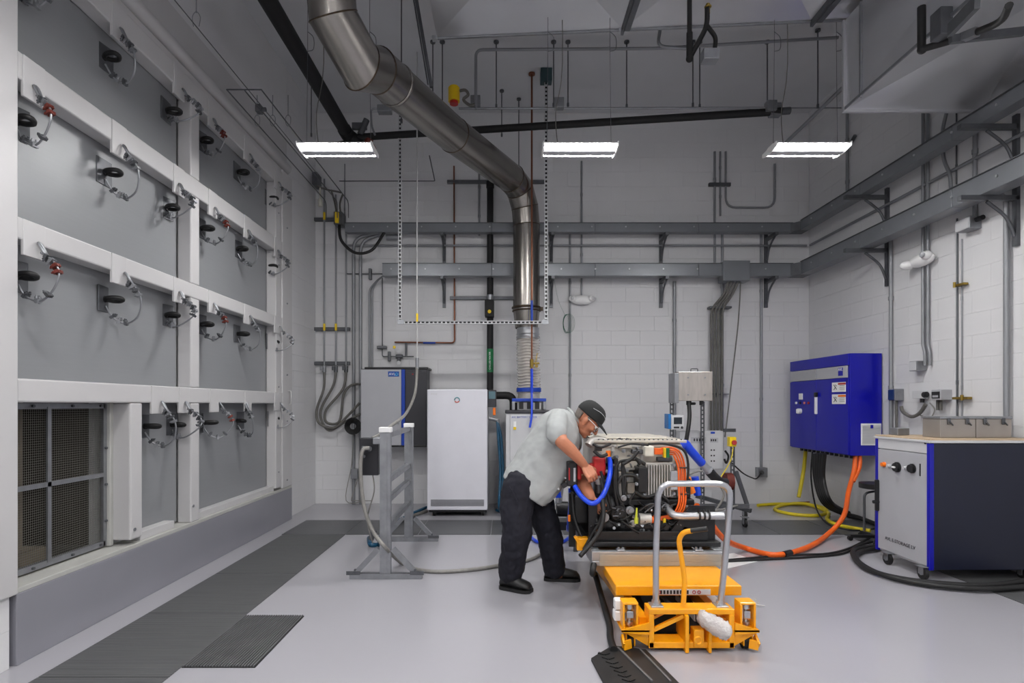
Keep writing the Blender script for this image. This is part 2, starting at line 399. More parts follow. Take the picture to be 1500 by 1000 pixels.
jm = MB().cbox(-2.80, -2.74, 3.915, 3.95, 0.42, 1.41, 0.004)
obj('jamb', jm, ledgem, vw)
# ------------------------------------------------------------ floor gratings
gr = thing('floor_grating', 'long row of dark ribbed grating panels set in the floor beside the left plinth', 'grating', (-2.06, 5, 0))
ys = [1.2, 2.0, 2.9, 3.79, 4.68, 5.57, 6.08]
for a, b in zip(ys, ys[1:]):
    obj('grate_panel', MB().cbox(-2.40, -1.73, a+0.003, b-0.003, 0.0005, 0.005, 0.002), grate, gr)
g2 = thing('trench_cover', 'dark grey cover plates of the trench across the back of the floor', 'grating', (1, 6.46, 0))
xs = [-2.42, -1.73, -0.95, -0.17, 0.61, 1.39, 2.17, 2.95, 3.6, 4.24]
for a, b in zip(xs, xs[1:]):
    obj('cover_plate', MB().cbox(a+0.003, b-0.003, 6.085, 6.84, 0.0005, 0.005, 0.002), trench, g2)
g3 = thing('wall_grating', 'dark grating panels in the floor along the right wall under the grey cart', 'grating', (3.93, 4.5, 0))
ys3 = [2.0, 2.9, 3.79, 4.68, 5.38, 6.08]
for a, b in zip(ys3, ys3[1:]):
    obj('grate_panel', MB().cbox(3.62, 4.24, a+0.003, b-0.003, 0.0005, 0.005, 0.002), grate, g3)
mt = thing('drain_mat', 'small dark ribbed floor mat lying against the long grating at lower left', 'mat', (-1.53, 3.38, 0))
mb = MB()
x = -1.722
while x < -1.34: mb.box(x, x+0.0075, 3.012, 3.74, 0.004, 0.012); x += 0.0155
obj('ribs', mb, ribm, mt, kind='stuff')
obj('mat_base', MB().cbox(-1.726, -1.336, 3.01, 3.742, 0.0005, 0.005, 0.001), blackr, mt)
# ------------------------------------------------------------ cable tethers of the vent panels
def make_tether(var):
    t = thing('cable_tether', 'x', 'tether')
    obj('base_plate', MB().cbox(-0.002, 0.006, -0.065, 0.065, -0.078, 0.078, 0.002), galvd, t)
    obj('rubber_ring', MB().tube([(0.01, 0, 0.0), (0.04, -0.022, 0.006), (0.09, -0.024, 0.006), (0.105, 0, 0.0), (0.08, 0.024, -0.006), (0.04, 0.022, -0.006)], 0.014, 8, 2, True)
        .cyl((0.0, 0, 0), (0.02, 0, 0), 0.02, 10), blackr, t)
    sh = [[(0.01, 0, -0.04), (0.05, 0.0, -0.10), (0.12, 0.005, -0.125), (0.185, 0.0, -0.08), (0.225, -0.005, -0.01), (0.21, 0, 0.05), (0.17, 0, 0.09), (0.13, 0, 0.115)],
          [(0.01, 0, -0.04), (0.04, 0.03, -0.11), (0.10, 0.05, -0.14), (0.17, 0.04, -0.10), (0.20, 0.02, -0.02), (0.19, 0.01, 0.05), (0.16, 0, 0.09), (0.13, 0, 0.115)],
          [(0.01, 0, -0.04), (0.06, -0.03, -0.08), (0.14, -0.05, -0.09), (0.22, -0.03, -0.04), (0.25, -0.01, 0.01), (0.225, 0, 0.06), (0.175, 0, 0.095), (0.13, 0, 0.115)]][var]
    obj('cable', MB().tube(sh, 0.0055, 6, 3), galv, t)
    obj('thimble', MB().tube([(0.165, 0, 0.092), (0.15, -0.012, 0.12), (0.128, -0.008, 0.155), (0.118, 0, 0.165), (0.128, 0.008, 0.155), (0.145, 0.012, 0.115)], 0.007, 6, 1, True), galv, t)
    P_, _ = spline([V(p) for p in sh], [1]*len(sh), 6)
    idx = [int(len(P_)*f) for f in ((0.14, 0.26, 0.38, 0.62, 0.70, 0.78, 0.86), (0.12, 0.20, 0.28, 0.66, 0.74, 0.82, 0.90), (0.10, 0.2, 0.5, 0.60, 0.68, 0.78, 0.88))[var]]
    for j, i in enumerate(idx):
        p = P_[i]; d = (P_[i+1]-P_[i-1]).normalized(); sd = V((0, 1, 0)); nrm = d.cross(sd).normalized()
        c = MB().beam(p-d*0.007, p+d*0.009, 0.032, 0.02, nrm)
        for sg in (-1, 1):
            c.cyl(p+sd*0.009*sg-nrm*0.012, p+sd*0.009*sg+nrm*0.03, 0.0045, 6); c.cyl(p+sd*0.009*sg+nrm*0.012, p+sd*0.009*sg+nrm*0.022, 0.009, 6)
        obj('cable_clip', c, rustm if (j in (3, 4) and var == 0) else (galv if j % 2 else galvd), t)
    return t
protos = [make_tether(i) for i in range(3)]
rown = ['top', 'second', 'third', 'bottom']; coln = ['first', 'second', 'third', 'fourth', 'fifth', 'sixth']
used = [False]*3
def put_tether(zb, y, label, k, rz=0.0):
    loc = V((-2.737, y+0.02, zb-0.175)); p = protos[k]
    if not used[k]: used[k] = True; p.location = loc; p.rotation_euler = (0, 0, rz); o = p
    else: o = dup(p, loc, rz)
    o.scale = (1.12, 1.12, 1.12); o['label'] = label; o['group'] = 'cable tethers on the left wall vent panels'
k = 0
for ri, (a, b) in enumerate(beams[:3]):
    for ci, y in enumerate(tabY):
        put_tether(a, y, 'clamped steel cable tether under the %s white beam at left, %s from the near end' % (rown[ri], coln[ci]), k % 3, random.uniform(-0.25, 0.25)); k += 1
for ci, y in enumerate(tab4):
    put_tether(1.41, y+(0.0), 'clamped steel cable tether under the lowest white beam, %s counted from the mesh screen' % coln[ci], (k+1) % 3, random.uniform(-0.6, 0.6)); k += 1
# ============================================================ LIGHT FIXTURES
def make_fixture(lab):
    t = thing('light_fixture', lab, 'light', (0,0,0), 'hung LED fixtures')
    L_ = 0.31
    # gull-wing housing, local origin at middle of underside
    obj('housing', MB().prism([(-L_, -0.14, 0.018), (-L_, -0.045, 0.0), (-L_, 0.035, 0.0), (-L_, 0.115, 0.018), (-L_, 0.115, 0.026), (-L_, 0.04, 0.055), (-L_, -0.05, 0.055), (-L_, -0.14, 0.026)], (2*L_, 0, 0)), whitep, t)
    def strip(y0, z0, y1, z1):
        d = V((0, y1-y0, z1-z0)).normalized(); n = V((0, d.z, -d.y))*0.003
        if n.z > 0: n = -n
        return MB().prism([V((-L_+0.01, y0, z0)), V((-L_+0.01, y1, z1)), V((-L_+0.01, y1, z1))+n, V((-L_+0.01, y0, z0))+n], (2*L_-0.02, 0, 0))
    obj('led_strip', strip(-0.137, 0.016, -0.052, 0.001), ledm, t)
    obj('centre_spine', MB().cbox(-L_+0.004, L_-0.004, -0.048, 0.034, -0.012, 0.004, 0.003), greyc, t)
    obj('led_strip', strip(0.038, 0.001, 0.112, 0.016), ledm, t)
    for s in (-1, 1):
        obj('end_cap', MB().prism([(s*L_, -0.145, 0.0), (s*L_, -0.045, -0.016), (s*L_, 0.035, -0.016), (s*L_, 0.12, 0.0), (s*L_, 0.12, 0.034), (s*L_, -0.145, 0.034)], (s*0.012, 0, 0)), whitep, t)
        obj('suspension_wire', MB().tube([(s*0.28, 0, 0.06), (s*0.27, 0, 0.9), (s*0.27, 0, ZC-FIX_Z)], 0.0022, 5, 1).tube([(s*0.27, 0, 1.05), (s*0.27+0.05, 0, 1.0), (s*0.27+0.05, 0, 0.9), (s*0.27, 0, 0.88)], 0.003, 5, 3), galvd, t)
    obj('power_cord', MB().tube([(-0.18, 0.02, 0.05), (-0.2, 0.02, 0.35), (-0.14, 0.03, 0.8), (-0.16, 0.02, ZC-FIX_Z)], 0.004, 5, 3), greyd, t)
    return t
fx = [(-1.46, 4.93), (0.63, 4.93), (2.60, 4.93)]
fp = make_fixture('lit LED fixture at left, hung beside the black insulated pipe')
fp.location = (fx[0][0], fx[0][1], FIX_Z)
dup(fp, (fx[1][0], fx[1][1], FIX_Z), 0, 'lit LED fixture in the middle, hung right of the slotted frame')
dup(fp, (fx[2][0], fx[2][1], FIX_Z), 0, 'lit LED fixture at right, hung left of the big sheet metal duct')
for yy, rn in ((2.3, 'row just above the viewer'), (0.0, 'row over the viewer'), (-2.2, 'row behind the viewer')):
    for xx, cn_ in ((-1.5, 'left'), (0.62, 'middle'), (2.6, 'right')): dup(fp, (xx, yy, FIX_Z), 0, 'lit LED fixture out of the frame, %s one of the %s' % (cn_, rn))
# ============================================================ STEEL EXHAUST DUCT
ed = thing('exhaust_duct', 'large round stainless steel exhaust duct with welded seams crossing the room under the ceiling', 'duct', (0.257, 7.35, 2.6))
DP = [V(p) for p in ((0.257, 7.30, 2.62), (0.257, 7.30, 3.70), (0.235, 7.27, 3.93), (0.17, 7.17, 4.12), (0.06, 7.0, 4.19), (-0.536, 5.75, 4.13), tuple(at(553, 103, 4.55)), tuple(at(529, 97, 4.33)), tuple(at(488, 24, 4.12)), tuple(at(481, -55, 4.0)), (-1.26, 3.98, 5.495))]
DR = 0.172
def pipe_mitre(mb, p0, p1, n0, n1, r, n=32):
    d = (p1-p0).normalized(); u = V((0.3,0.2,0.9)); u = (u-d*u.dot(d)).normalized(); w_ = d.cross(u); rg = []
    for p, nn in ((p0, n0), (p1, n1)):
        ring = []
        for k in range(n):
            t = 2*math.pi*k/n; q = p+u*(r*math.cos(t))+w_*(r*math.sin(t)); q = q+d*((p-q).dot(nn)/d.dot(nn)); ring.append(q)
        rg.append(ring)
    return mb.loft(rg, False)
nrm = []
for i in range(len(DP)):
    a = (DP[i]-DP[max(i-1,0)]); b = (DP[min(i+1,len(DP)-1)]-DP[i])
    a = a.normalized() if a.length > 0 else b.normalized(); b = b.normalized() if b.length > 0 else a
    nrm.append((a+b).normalized())
for i in range(len(DP)-1):
    obj('duct_segment', pipe_mitre(MB(), DP[i], DP[i+1], nrm[i], nrm[i+1], DR), stain, ed)
for i in range(1, len(DP)-1):
    d = nrm[i]; u = d.orthogonal().normalized(); w_ = d.cross(u); a = (DP[i+1]-DP[i]).normalized()
    ring = []
    for k in range(36):
        t = 2*math.pi*k/36; aa = a; uu = (u-aa*u.dot(aa)).normalized(); ww = aa.cross(uu)
        q = DP[i]+uu*(DR*math.cos(t))+ww*(DR*math.sin(t)); q = q+aa*((DP[i]-q).dot(d)/aa.dot(d)); ring.append(q)
    obj('weld_seam', MB().tube(ring, 0.006, 6, 0, True), weld, ed)
_d = (DP[6]-DP[5]).normalized(); _u = _d.orthogonal().normalized(); _w = _d.cross(_u); _c = DP[6]-_d*0.25
obj('slip_collar', MB().loft([[_c+_d*t+_u*(rr*math.cos(2*math.pi*k/32))+_w*(rr*math.sin(2*math.pi*k/32)) for k in range(32)] for t, rr in ((-0.012, DR), (-0.01, DR+0.008), (0.012, DR+0.008), (0.014, DR))], False), stain, ed)
cx, cy = 0.257, 7.30
obj('reducer_cone', MB().cyl((cx, cy, 2.62), (cx, cy, 2.38), DR+0.003, 32, 0.145, caps=False), stain, ed)
obj('duct_clamp', MB().torus((cx, cy, 2.64), DR+0.008, 0.014).torus((cx, cy, 2.60), DR+0.004, 0.01).cbox(cx+DR, cx+DR+0.04, cy-0.03, cy, 2.6, 2.65), weld, ed)
obj('collar_pipe', MB().cyl((cx+0.02, cy, 2.38), (cx+0.02, cy, 2.24), 0.145, 32, caps=False).torus((cx+0.02, cy, 2.30), 0.147, 0.008).torus((cx+0.02, cy, 2.25), 0.147, 0.008), alu, ed)
# flexible clear hose
bl = []; zz = 2.26; i = 0
while zz > 1.53:
    r_ = (0.154, 0.148, 0.134, 0.148)[i % 4]; f_ = (2.26-zz)/0.73
    bl.append([V((cx+0.02+0.012*f_+r_*math.cos(2*math.pi*k/28), cy+r_*math.sin(2*math.pi*k/28), zz+0.006*math.sin(k))) for k in range(28)]); zz -= 0.0095; i += 1
fh = tag(obj('flexible_hose', MB().loft(bl, False), bellm), 'ribbed clear flexible hose between the steel duct and the white cabinet behind the man', 'hose')
obj('blue_band', MB().cyl((cx+0.03, cy, 1.56), (cx+0.03, cy, 1.61), 0.16, 28), blueb, fh)
# ============================================================ SHEET METAL DUCTS
sd = thing('ceiling_duct', 'wide flat sheet metal duct with creased panels across the top of the room', 'duct', (1.0, 4.4, 4.75))
zb = 4.74
def frontY(x): return 5.15-(x+0.645)*0.0685
xsec = [-0.645, 1.03, 2.66, 4.2]
for a, b in zip(xsec, xsec[1:]):
    ya, yb2 = frontY(a), frontY(b); y0 = 3.2
    c = V(((a+b)/2, (y0+ya)/2, zb+0.16))
    p = [V((a+0.01, ya, zb)), V((b-0.01, yb2, zb)), V((b-0.01, y0, zb)), V((a+0.01, y0, zb))]
    top = [V((q.x, q.y, ZC-0.15)) for q in p]
    mb = MB().add(p+[c]+top, [(0,1,4),(1,2,4),(2,3,4),(3,0,4),(5,6,7,8)]+[(k, (k+1)%4, 5+(k+1)%4, 5+k) for k in range(4)])
    obj('duct_panel', mb, sheet, sd)
for x in xsec[1:3]:
    obj('flange', MB().box(x-0.012, x+0.012, 3.2, frontY(x)+0.02, zb-0.05, zb+0.02), galvd, sd)
    obj('hanger_channel', MB().beam((x+0.03, frontY(x)-0.05, zb-0.03), (x+0.05, 3.2, zb-0.03), 0.05, 0.06), galvd, sd)
obj('edge_flange', MB().beam((-0.66, 5.165, zb-0.006), (4.2, 4.83, zb-0.006), 0.02, 0.02), galv, sd)
obj('corner_lug', MB().box(-0.675, -0.63, 5.13, 5.18, zb-0.03, zb), alu, sd)
obj('corner_lug', MB().box(1.0, 1.06, 5.03, 5.07, zb-0.03, zb+0.01), alu, sd)
s2 = thing('branch_duct', 'large rectangular sheet metal duct running toward the viewer at upper right', 'duct', (3.5, 4.2, 4.0))
x0, x1, y0, y1, z0, z1 = 2.91, 4.08, 2.4, 4.86, 3.93, 4.70
obj('duct_body', MB().add([(x0, y0, z0), (x1, y0, z0), (x1, y1, z0), (x0, y1, z0), (x0, y0, z1), (x1, y0, z1), (x1, y1, z1), (x0, y1, z1), (x0+0.05, (y0+y1)/2, (z0+z1)/2), ((x0+x1)/2, (y0+y1)/2, z0+0.10)],
    [(0,1,9),(1,2,9),(2,3,9),(3,0,9),(4,5,6,7),(1,5,6,2),(2,6,7,3),(0,4,5,1),(0,8,4),(4,8,7),(7,8,3),(3,8,0)]), sheet, s2)
obj('end_flange', MB().cbox(x0-0.02, x1+0.02, y1, y1+0.03, z0-0.02, z1, 0.003), sheet, s2)
obj('end_flange', MB().cbox(x0-0.012, x0+0.01, y1-0.22, y1-0.2, z0-0.01, z1, 0.002).box(x0-0.012, x0-0.002, y0, y1, z0-0.004, z0+0.02), galv, s2)
obj('rivet', MB().cyl((x0-0.012, 4.1, 4.5), (x0, 4.1, 4.5), 0.015, 8), galvd, s2)
# hanging black sprinkler hoses / pipes under the ducts
def insul(name, pts, r, label, rad=0.07):
    return single(name, MB().bend(pts, r, rad, 12), pipeb, label, 'pipe')
Yk = 4.75
h = thing('drain_hose', 'black insulated drain hose hanging in a bend below the middle of the sheet metal duct', 'hose', at(1035, 60, Yk))
obj('hose', MB().bend([at(1036, 12, Yk), at(1036, 38, Yk), at(1010, 86, Yk)], 0.021, 0.08, 10).bend([at(1036, 38, Yk), at(1049, 55, Yk), at(1047, 72, Yk)], 0.018, 0.04, 10), blackr, h)
obj('drain_pipe', MB().cyl(at(1010, 0, Yk), at(1010, 50, Yk), 0.02, 10).cyl(at(1010, 48, Yk), at(1010, 86, Yk), 0.026, 10).ell(at(1010, 86, Yk), 0.03, 0.03, 0.03), blackr, h)
obj('valve', MB().cyl(at(1037, 6, Yk), at(1037, 20, Yk), 0.018, 8).torus(at(1037, 10, Yk), 0.022, 0.008), brass, h)
bx = at(1028, 80, Yk)
obj('junction_box', MB().cbox(bx.x, bx.x+0.13, Yk-0.05, Yk+0.05, bx.z-0.06, bx.z+0.03), galv, h)
h = thing('drain_hose', 'black insulated drain hose below the duct at the upper right corner, with a vertical end', 'hose', at(1350, 70, 3.9))
obj('hose', MB().bend([at(1350, 72, 3.9), at(1410, 55, 3.7), at(1468, 32, 3.45), at(1478, 8, 3.3)], 0.022, 0.08, 10), blackr, h)
obj('drain_pipe', MB().cyl(at(1350, 10, 3.9), at(1350, 74, 3.9), 0.026, 10).ell(at(1351, 72, 3.9), 0.032, 0.032, 0.032), blackr, h)
obj('pipe_label', MB().beam(at(1405, 57, 3.72), at(1432, 46, 3.6), 0.05, 0.05), galv, h)
hb = thing('duct_hanger_box', 'grey metal bracket box clipped under the sheet duct at upper right', 'bracket', at(1400, 30, 3.7))
obj('bracket', MB().cbox(at(1370,0,3.75).x, at(1388,0,3.75).x, 3.7, 3.8, at(0,56,3.75).z, at(0,16,3.75).z).beam(at(1392, 44, 3.6), at(1432, 2, 3.3), 0.03, 0.08), galvd, hb)
obj('strap', MB().beam(at(1392, 58, 3.7), at(1500, 46, 3.7), 0.03, 0.05), galvd, hb)
# ============================================================ BLACK INSULATED PIPES
bp = thing('insulated_pipe', 'thick black insulated pipe running back along the upper left of the room', 'pipe', (-1.97, 5.5, 4.7))
obj('insulation', MB().cyl((-1.96, 2.5, 4.72), (-1.96, 6.95, 4.72), 0.075, 16), pipeb, bp)
obj('elbow', MB().bend([(-1.96, 6.85, 4.72), (-1.96, 7.02, 4.72), (-1.80, 7.05, 4.62)], 0.085, 0.08, 12).cyl((-2.12, 6.9, 4.55), (-1.98, 6.95, 4.60), 0.035, 8), pipeb, bp)
obj('clamp', MB().cbox(-1.9, -1.72, 6.95, 7.0, 4.78, 4.86).cyl((-1.8, 6.97, 4.72), (-1.72, 6.97, 4.9), 0.04, 8), galvd, bp)
obj('red_fitting', MB().cyl((-1.72, 7.0, 4.60), (-1.68, 7.0, 4.72), 0.05, 10).beam((-1.82, 6.98, 4.47), (-1.62, 6.98, 4.58), 0.05, 0.05), rustm, bp)
bq = thing('header_pipe', 'long thin black insulated pipe crossing the room behind the fixtures', 'pipe', (0.6, 6.7, 4.7))
obj('insulation', MB().cyl(at(525, 201, 7.0), at(1145, 163, 6.4), 0.042, 14), pipeb, bq)
obj('end_cap', MB().cyl(at(1143, 163, 6.4), at(1157, 162, 6.4), 0.04, 12), galvd, bq)
obj('hanger', MB().box(2.98, 3.1, 6.38, 6.46, 4.66, 4.80), galv, bq)
# ============================================================ PIPES BY THE CEILING
def run(name, pts, r, m, label, cat='pipe', rad=0.08, group=None):
    return single(name, MB().bend(pts, r, rad), m, label, cat, group)
run('conduit', [at(697, 160, 6.3), at(697, 73, 6.3), at(960, 71, 6.3), at(1228, 55, 6.1)], 0.017, conduit, 'grey conduit bending up and across below the sheet metal duct')
run('conduit', [at(672, 159, 6.4), at(1130, 158, 6.4)], 0.013, conduit, 'thin straight grey conduit above the long black header pipe')
run('conduit', [at(1130, 158, 6.4), at(1235, 158, 6.4)], 0.008, conduit, 'thin rod running right from the end of the black header pipe')
run('conduit', [at(968, 37, 5.6), at(963, 68, 5.6), at(1005, 71, 5.6)], 0.016, conduit, 'short bent grey conduit beside the hanging black drain hose')
run('conduit', [at(1236, 127, 6.0), at(1150, 210, 6.9)], 0.02, conduit, 'diagonal grey pipe behind the right light fixture')
run('conduit', [(-2.3, 2.6, 4.2), (-2.3, 6.9, 4.2)], 0.004, galvd, 'thin steel line running back above the vent wall', 'pipe')
for i, x in enumerate((-2.42, -2.27, -2.12)):
    run('gas_line', [(x, 4.9+0.0*i, 4.12), (x, 7.6, 4.12), (x, 7.6, 3.9)], 0.006, galvd, 'thin gas line running to the back left corner, %s of three' % ('leftmost', 'middle', 'rightmost')[i])
gh = thing('gas_hanger', 'thin crossed tube with loop hangers above the back of the vent wall', 'hanger', (-2.27, 4.9, 4.12))
obj('tube', MB().bend([(-2.42, 4.9, 4.12), (-2.3, 4.9, 4.12), (-2.12, 4.9, 4.12)], 0.006, 0.02), galvd, gh)
obj('valve', MB().cbox(-2.31, -2.26, 5.2, 5.27, 4.09, 4.16).cyl((-2.27, 5.23, 4.12), (-2.22, 5.23, 4.12), 0.02, 8), galvd, gh)
for x in (-2.42, -2.27, -2.12):
    obj('loop', MB().tube([(x-0.02, 5.5, 4.12), (x-0.025, 5.5, 4.18), (x, 5.5, 4.21), (x+0.025, 5.5, 4.18), (x+0.02, 5.5, 4.12), (x, 5.5, 4.10)], 0.003, 5, 1, True).cyl((x, 5.5, 4.2), (x, 5.5, 4.4), 0.004, 5), galv, gh)
lh = single('loop_hanger', MB().tube([(-2.32, 4.2, 4.2), (-2.33, 4.2, 4.27), (-2.3, 4.2, 4.31), (-2.27, 4.2, 4.27), (-2.28, 4.2, 4.2)], 0.003, 5, 2).cyl((-2.3, 4.2, 4.3), (-2.3, 4.2, 4.5), 0.004, 5), galv, 'small wire loop hanger near the top left of the room', 'hanger')
rods = [(634, 65, 6.4, 170), (648, 79, 6.4, 175), (727, 61, 6.4, 158), (735, 130, 7.4, 200), (811, 56, 6.4, 156), (832, 66, 6.4, 156), (1015, 57, 6.4, 156), (1025, 42, 6.4, 158), (1124, 37, 6.4, 160), (1198, 47, 6.2, 158), (760, 205, 7.6, 330), (918, 35, 6.4, 158), (456, 65, 6.9, 200), (588, 20, 5.6, 180)]
RODL = ['hanger rod just right of the slanted strut beside the round duct', 'hanger rod left of the yellow warning light', 'hanger rod under the left end of the sheet duct, behind the bent conduit',
    'short hanger rod left of the copper pipe, far back', 'leaning hanger rod ending at the small box right of the frame plate', 'hanger rod second to the right of the frame ceiling plate',
    'left rod of the close pair under the hanging drain hose', 'right rod of the close pair under the hanging drain hose', 'hanger rod ending at the clamp box of the ceiling conduit',
    'hanger rod above the diagonal pipe at right', 'rod dropping behind the round duct to the upper raceway', 'hanger rod between the middle light and the drain hose',
    'hanger rod beside the thick black insulated pipe', 'hanger rod in front of the round duct, left of its bend']
for i, (px, py, Y, pb) in enumerate(rods):
    b = at(px, pb, Y); t_ = V((b.x-0.02, Y, ZC))
    tp = at(px, py, Y); tp.z = min(tp.z, ZC) if False else ZC
    mb = MB().cyl(b, (b.x, Y, ZC), 0.007, 6).cyl((b.x, Y, ZC-0.02), (b.x, Y, ZC), 0.03, 8).cyl(b, b+V((0,0,0.04)), 0.013, 6)
    single('threaded_rod', mb, galvd, RODL[i], 'rod', 'ceiling hanger rods')
for i, (px, py) in enumerate(((696, 150), (1128, 157), (818, 153))):
    p = at(px, py, 6.38); single('junction_box', MB().cbox(p.x-0.05, p.x+0.06, 6.33, 6.42, p.z-0.05, p.z+0.06), galv, ('grey junction box beside the yellow warning light', 'grey clamp box at the right end of the ceiling conduit', 'small grey box on the ceiling conduit above the middle light')[i], 'box')
for i, (px, py) in enumerate(((693, 53), (631, 40), (622, 25))):
    pass
run('steel_hanger', [at(610, 0, 5.2), at(632, 128, 5.2)], 0.016, galvd, 'slanted steel strut beside the round duct near the ceiling', 'strut')
run('steel_hanger', [at(606, 0, 5.3), at(627, 124, 5.3)], 0.007, galvd, 'thin slanted rod beside the slanted steel strut', 'strut')
wlb = thing('warning_light', 'yellow warning light box on top of the round steel duct', 'lamp', at(665, 140, 6.0))
p = at(665, 139, 6.0)
obj('lamp_body', MB().cyl(p+V((0,0,-0.07)), p+V((0,0,0.07)), 0.062, 14).cyl(p+V((0,0,0.07)), p+V((0,0,0.085)), 0.05, 14), mat('warning_yellow', (214, 178, 10), 0.4), wlb)
obj('flex_conduit', MB().tube([p+V((0.05,0,0.04)), p+V((0.12,0,0.05)), p+V((0.15,0,-0.0)), p+V((0.1,0,-0.05)), p+V((0.17,0,-0.11)), p+V((0.22,0,-0.1))], 0.016, 8, 4), greyd, wlb)
obj('base', MB().cyl(p+V((0,0,-0.10)), p+V((0,0,-0.07)), 0.045, 12), redm, wlb)
jb = at(562, 160, 6.6); single('junction_box', MB().cbox(jb.x-0.07, jb.x+0.09, 6.56, 6.66, jb.z-0.04, jb.z+0.04).bend([jb+V((-0.07,0,0.01)), jb+V((-0.15,0,0.0)), jb+V((-0.14,0,-0.2)), jb+V((-0.1,0,-0.3))], 0.012, 0.05), galv, 'grey box with bent conduit left of the round duct', 'box')
# ============================================================ SLOTTED STRUT FRAME
def slotted(mb, a, b, w_, d_, side_dir):
    a, b = V(a), V(b); L_ = (b-a).length; d = (b-a)/L_; s_ = V(side_dir)
    dep = d.cross(s_).normalized()
    for sg in (-1, 1):
        mb.beam(a+s_*(sg*w_*0.40), b+s_*(sg*w_*0.40), w_*0.2, d_, dep) if abs(dep.z) < 2 else 0
    n = int(L_/0.05)
    for i in range(n+1):
        p = a+d*(L_*i/n); mb.beam(p-d*0.009, p+d*0.009, w_*0.62, d_*0.5, dep)
    return mb
sf = thing('hanging_frame', 'white slotted steel strut frame hanging in front of the back wall, open at the top', 'frame', (-0.2, 7.0, 2.4))
YS = 6.95
A = at(586, 472, YS); B = at(800, 472, YS)
obj('upright', slotted(MB(), A, (A.x, YS, ZC-0.04), 0.042, 0.03, (1,0,0)), lightc, sf)
obj('upright', slotted(MB(), B, (B.x, YS, ZC-0.04), 0.042, 0.03, (1,0,0)), lightc, sf)
obj('crossbar', slotted(MB(), A, B, 0.038, 0.03, (0,0,1)), lightc, sf)
obj('ceiling_plate', MB().cbox(B.x-0.07, B.x+0.07, YS-0.06, YS+0.06, ZC-0.16, ZC-0.002), mat('plate_teal', (60, 82, 86), 0.5, 0.4), sf)
obj('ceiling_plate', MB().cbox(A.x-0.07, A.x+0.07, YS-0.06, YS+0.06, ZC-0.06, ZC-0.002), galvd, sf)
for p0, p1, e in ((A, V((A.x, YS, ZC-0.04)), (0.044, 0.004)), (B, V((B.x, YS, ZC-0.04)), (0.044, 0.004))): obj('slot_shade', MB().box(p0.x-0.019, p0.x+0.019, YS+0.018, YS+0.022, p0.z, p1.z), blackp, sf)  # black strips added behind the slots, standing in for the shaded channel inside
obj('slot_shade', MB().box(A.x, B.x, YS+0.018, YS+0.022, A.z-0.017, A.z+0.017), blackp, sf)
obj('corner_plate', MB().cbox(A.x-0.028, A.x+0.05, YS-0.022, YS-0.017, A.z-0.025, A.z+0.03, 0.001), galv, sf)
obj('corner_plate', MB().cbox(B.x-0.05, B.x+0.028, YS-0.022, YS-0.017, B.z-0.025, B.z+0.03, 0.001), galv, sf)
# ============================================================ RACEWAYS
def raceway_set(zc, hh, lab, xl, dd):
    t = thing('raceway', 'long grey wiring raceway on brackets along back and right walls, %s one' % lab, 'raceway', (1, 7.6, zc-hh/2))
    yf = 7.66; xf = 3.93
    segs = [xl, -0.2, 1.2, 2.6, xf-0.06]
    for a, b in zip(segs, segs[1:]):
        obj('raceway_section', MB().cbox(a, b-0.004, yf, yf+dd, zc-hh/2, zc+hh/2, 0.003), raceway, t)
    ysg = [7.58, 6.3, 5.0, 3.6, 2.0]
    for a, b in zip(ysg, ysg[1:]):
        obj('raceway_section', MB().cbox(xf, xf+dd, b+0.004, a, zc-hh/2, zc+hh/2, 0.003), raceway, t)
    obj('corner_section', MB().prism([(xf-0.09, yf+0.001, zc-hh/2+0.004), (xf+0.002, 7.56, zc-hh/2+0.004), (xf+dd, 7.56, zc-hh/2+0.004), (xf+dd, yf+dd, zc-hh/2+0.004), (xf-0.09, yf+dd, zc-hh/2+0.004)], (0,0,hh-0.008)), galvd, t)
    lip = MB(); x = xl+0.12
    lip.beam((xl, yf-0.006, zc+hh/2+0.002), (xf-0.06, yf-0.006, zc+hh/2+0.002), 0.02, 0.006)
    lip.beam((xf-0.006, 2.0, zc+hh/2+0.002), (xf-0.006, 7.56, zc+hh/2+0.002), 0.02, 0.006)
    obj('cover_lip', lip, galvd, t)
    sc = MB()
    while x < xf-0.1: sc.cyl((x, yf-0.008, zc+0.01), (x, yf+0.002, zc+0.01), 0.011, 8); x += 0.46
    y = 7.3
    while y > 2.2: sc.cyl((xf-0.008, y, zc+0.01), (xf+0.002, y, zc+0.01), 0.011, 8); y -= 0.46
    obj('cover_screws', sc, alu, t)
    # brackets on the back wall and on the right wall
    for px in (650, 808, 970, 1125):
        c = at(px, 400, 7.9); x = c.x
        b = MB().beam((x, 7.965, zc-hh/2-0.38), (x, 7.965, zc+0.02), 0.045, 0.03, V((0,1,0)))
        b.beam((x, 7.95, zc-hh/2-0.022), (x+0.0, yf-0.02, zc-hh/2-0.022), 0.045, 0.04)
        b.tube([(x, 7.93, zc-hh/2-0.32), (x, 7.86, zc-hh/2-0.16), (x, 7.70, zc-hh/2-0.05)], 0.014, 6, 3)
        for q in range(5): b.cyl((x, 7.955, zc-hh/2-0.1-q*0.06), (x, 7.945, zc-hh/2-0.1-q*0.06), 0.008, 6)
        obj('bracket', b, galvd, t)
    for Y in (6.32, 4.72, 3.2):
        b = MB().beam((4.245, Y, zc-hh/2-0.42), (4.245, Y, zc+0.02), 0.03, 0.045, V((0,1,0)))
        b.beam((4.25, Y, zc-hh/2-0.022), (xf-0.16, Y, zc-hh/2-0.022), 0.045, 0.04)
        b.tube([(4.23, Y, zc-hh/2-0.34), (4.16, Y, zc-hh/2-0.18), (4.0, Y, zc-hh/2-0.05)], 0.014, 6, 3)
        obj('bracket', b, galvd, t)
    return t
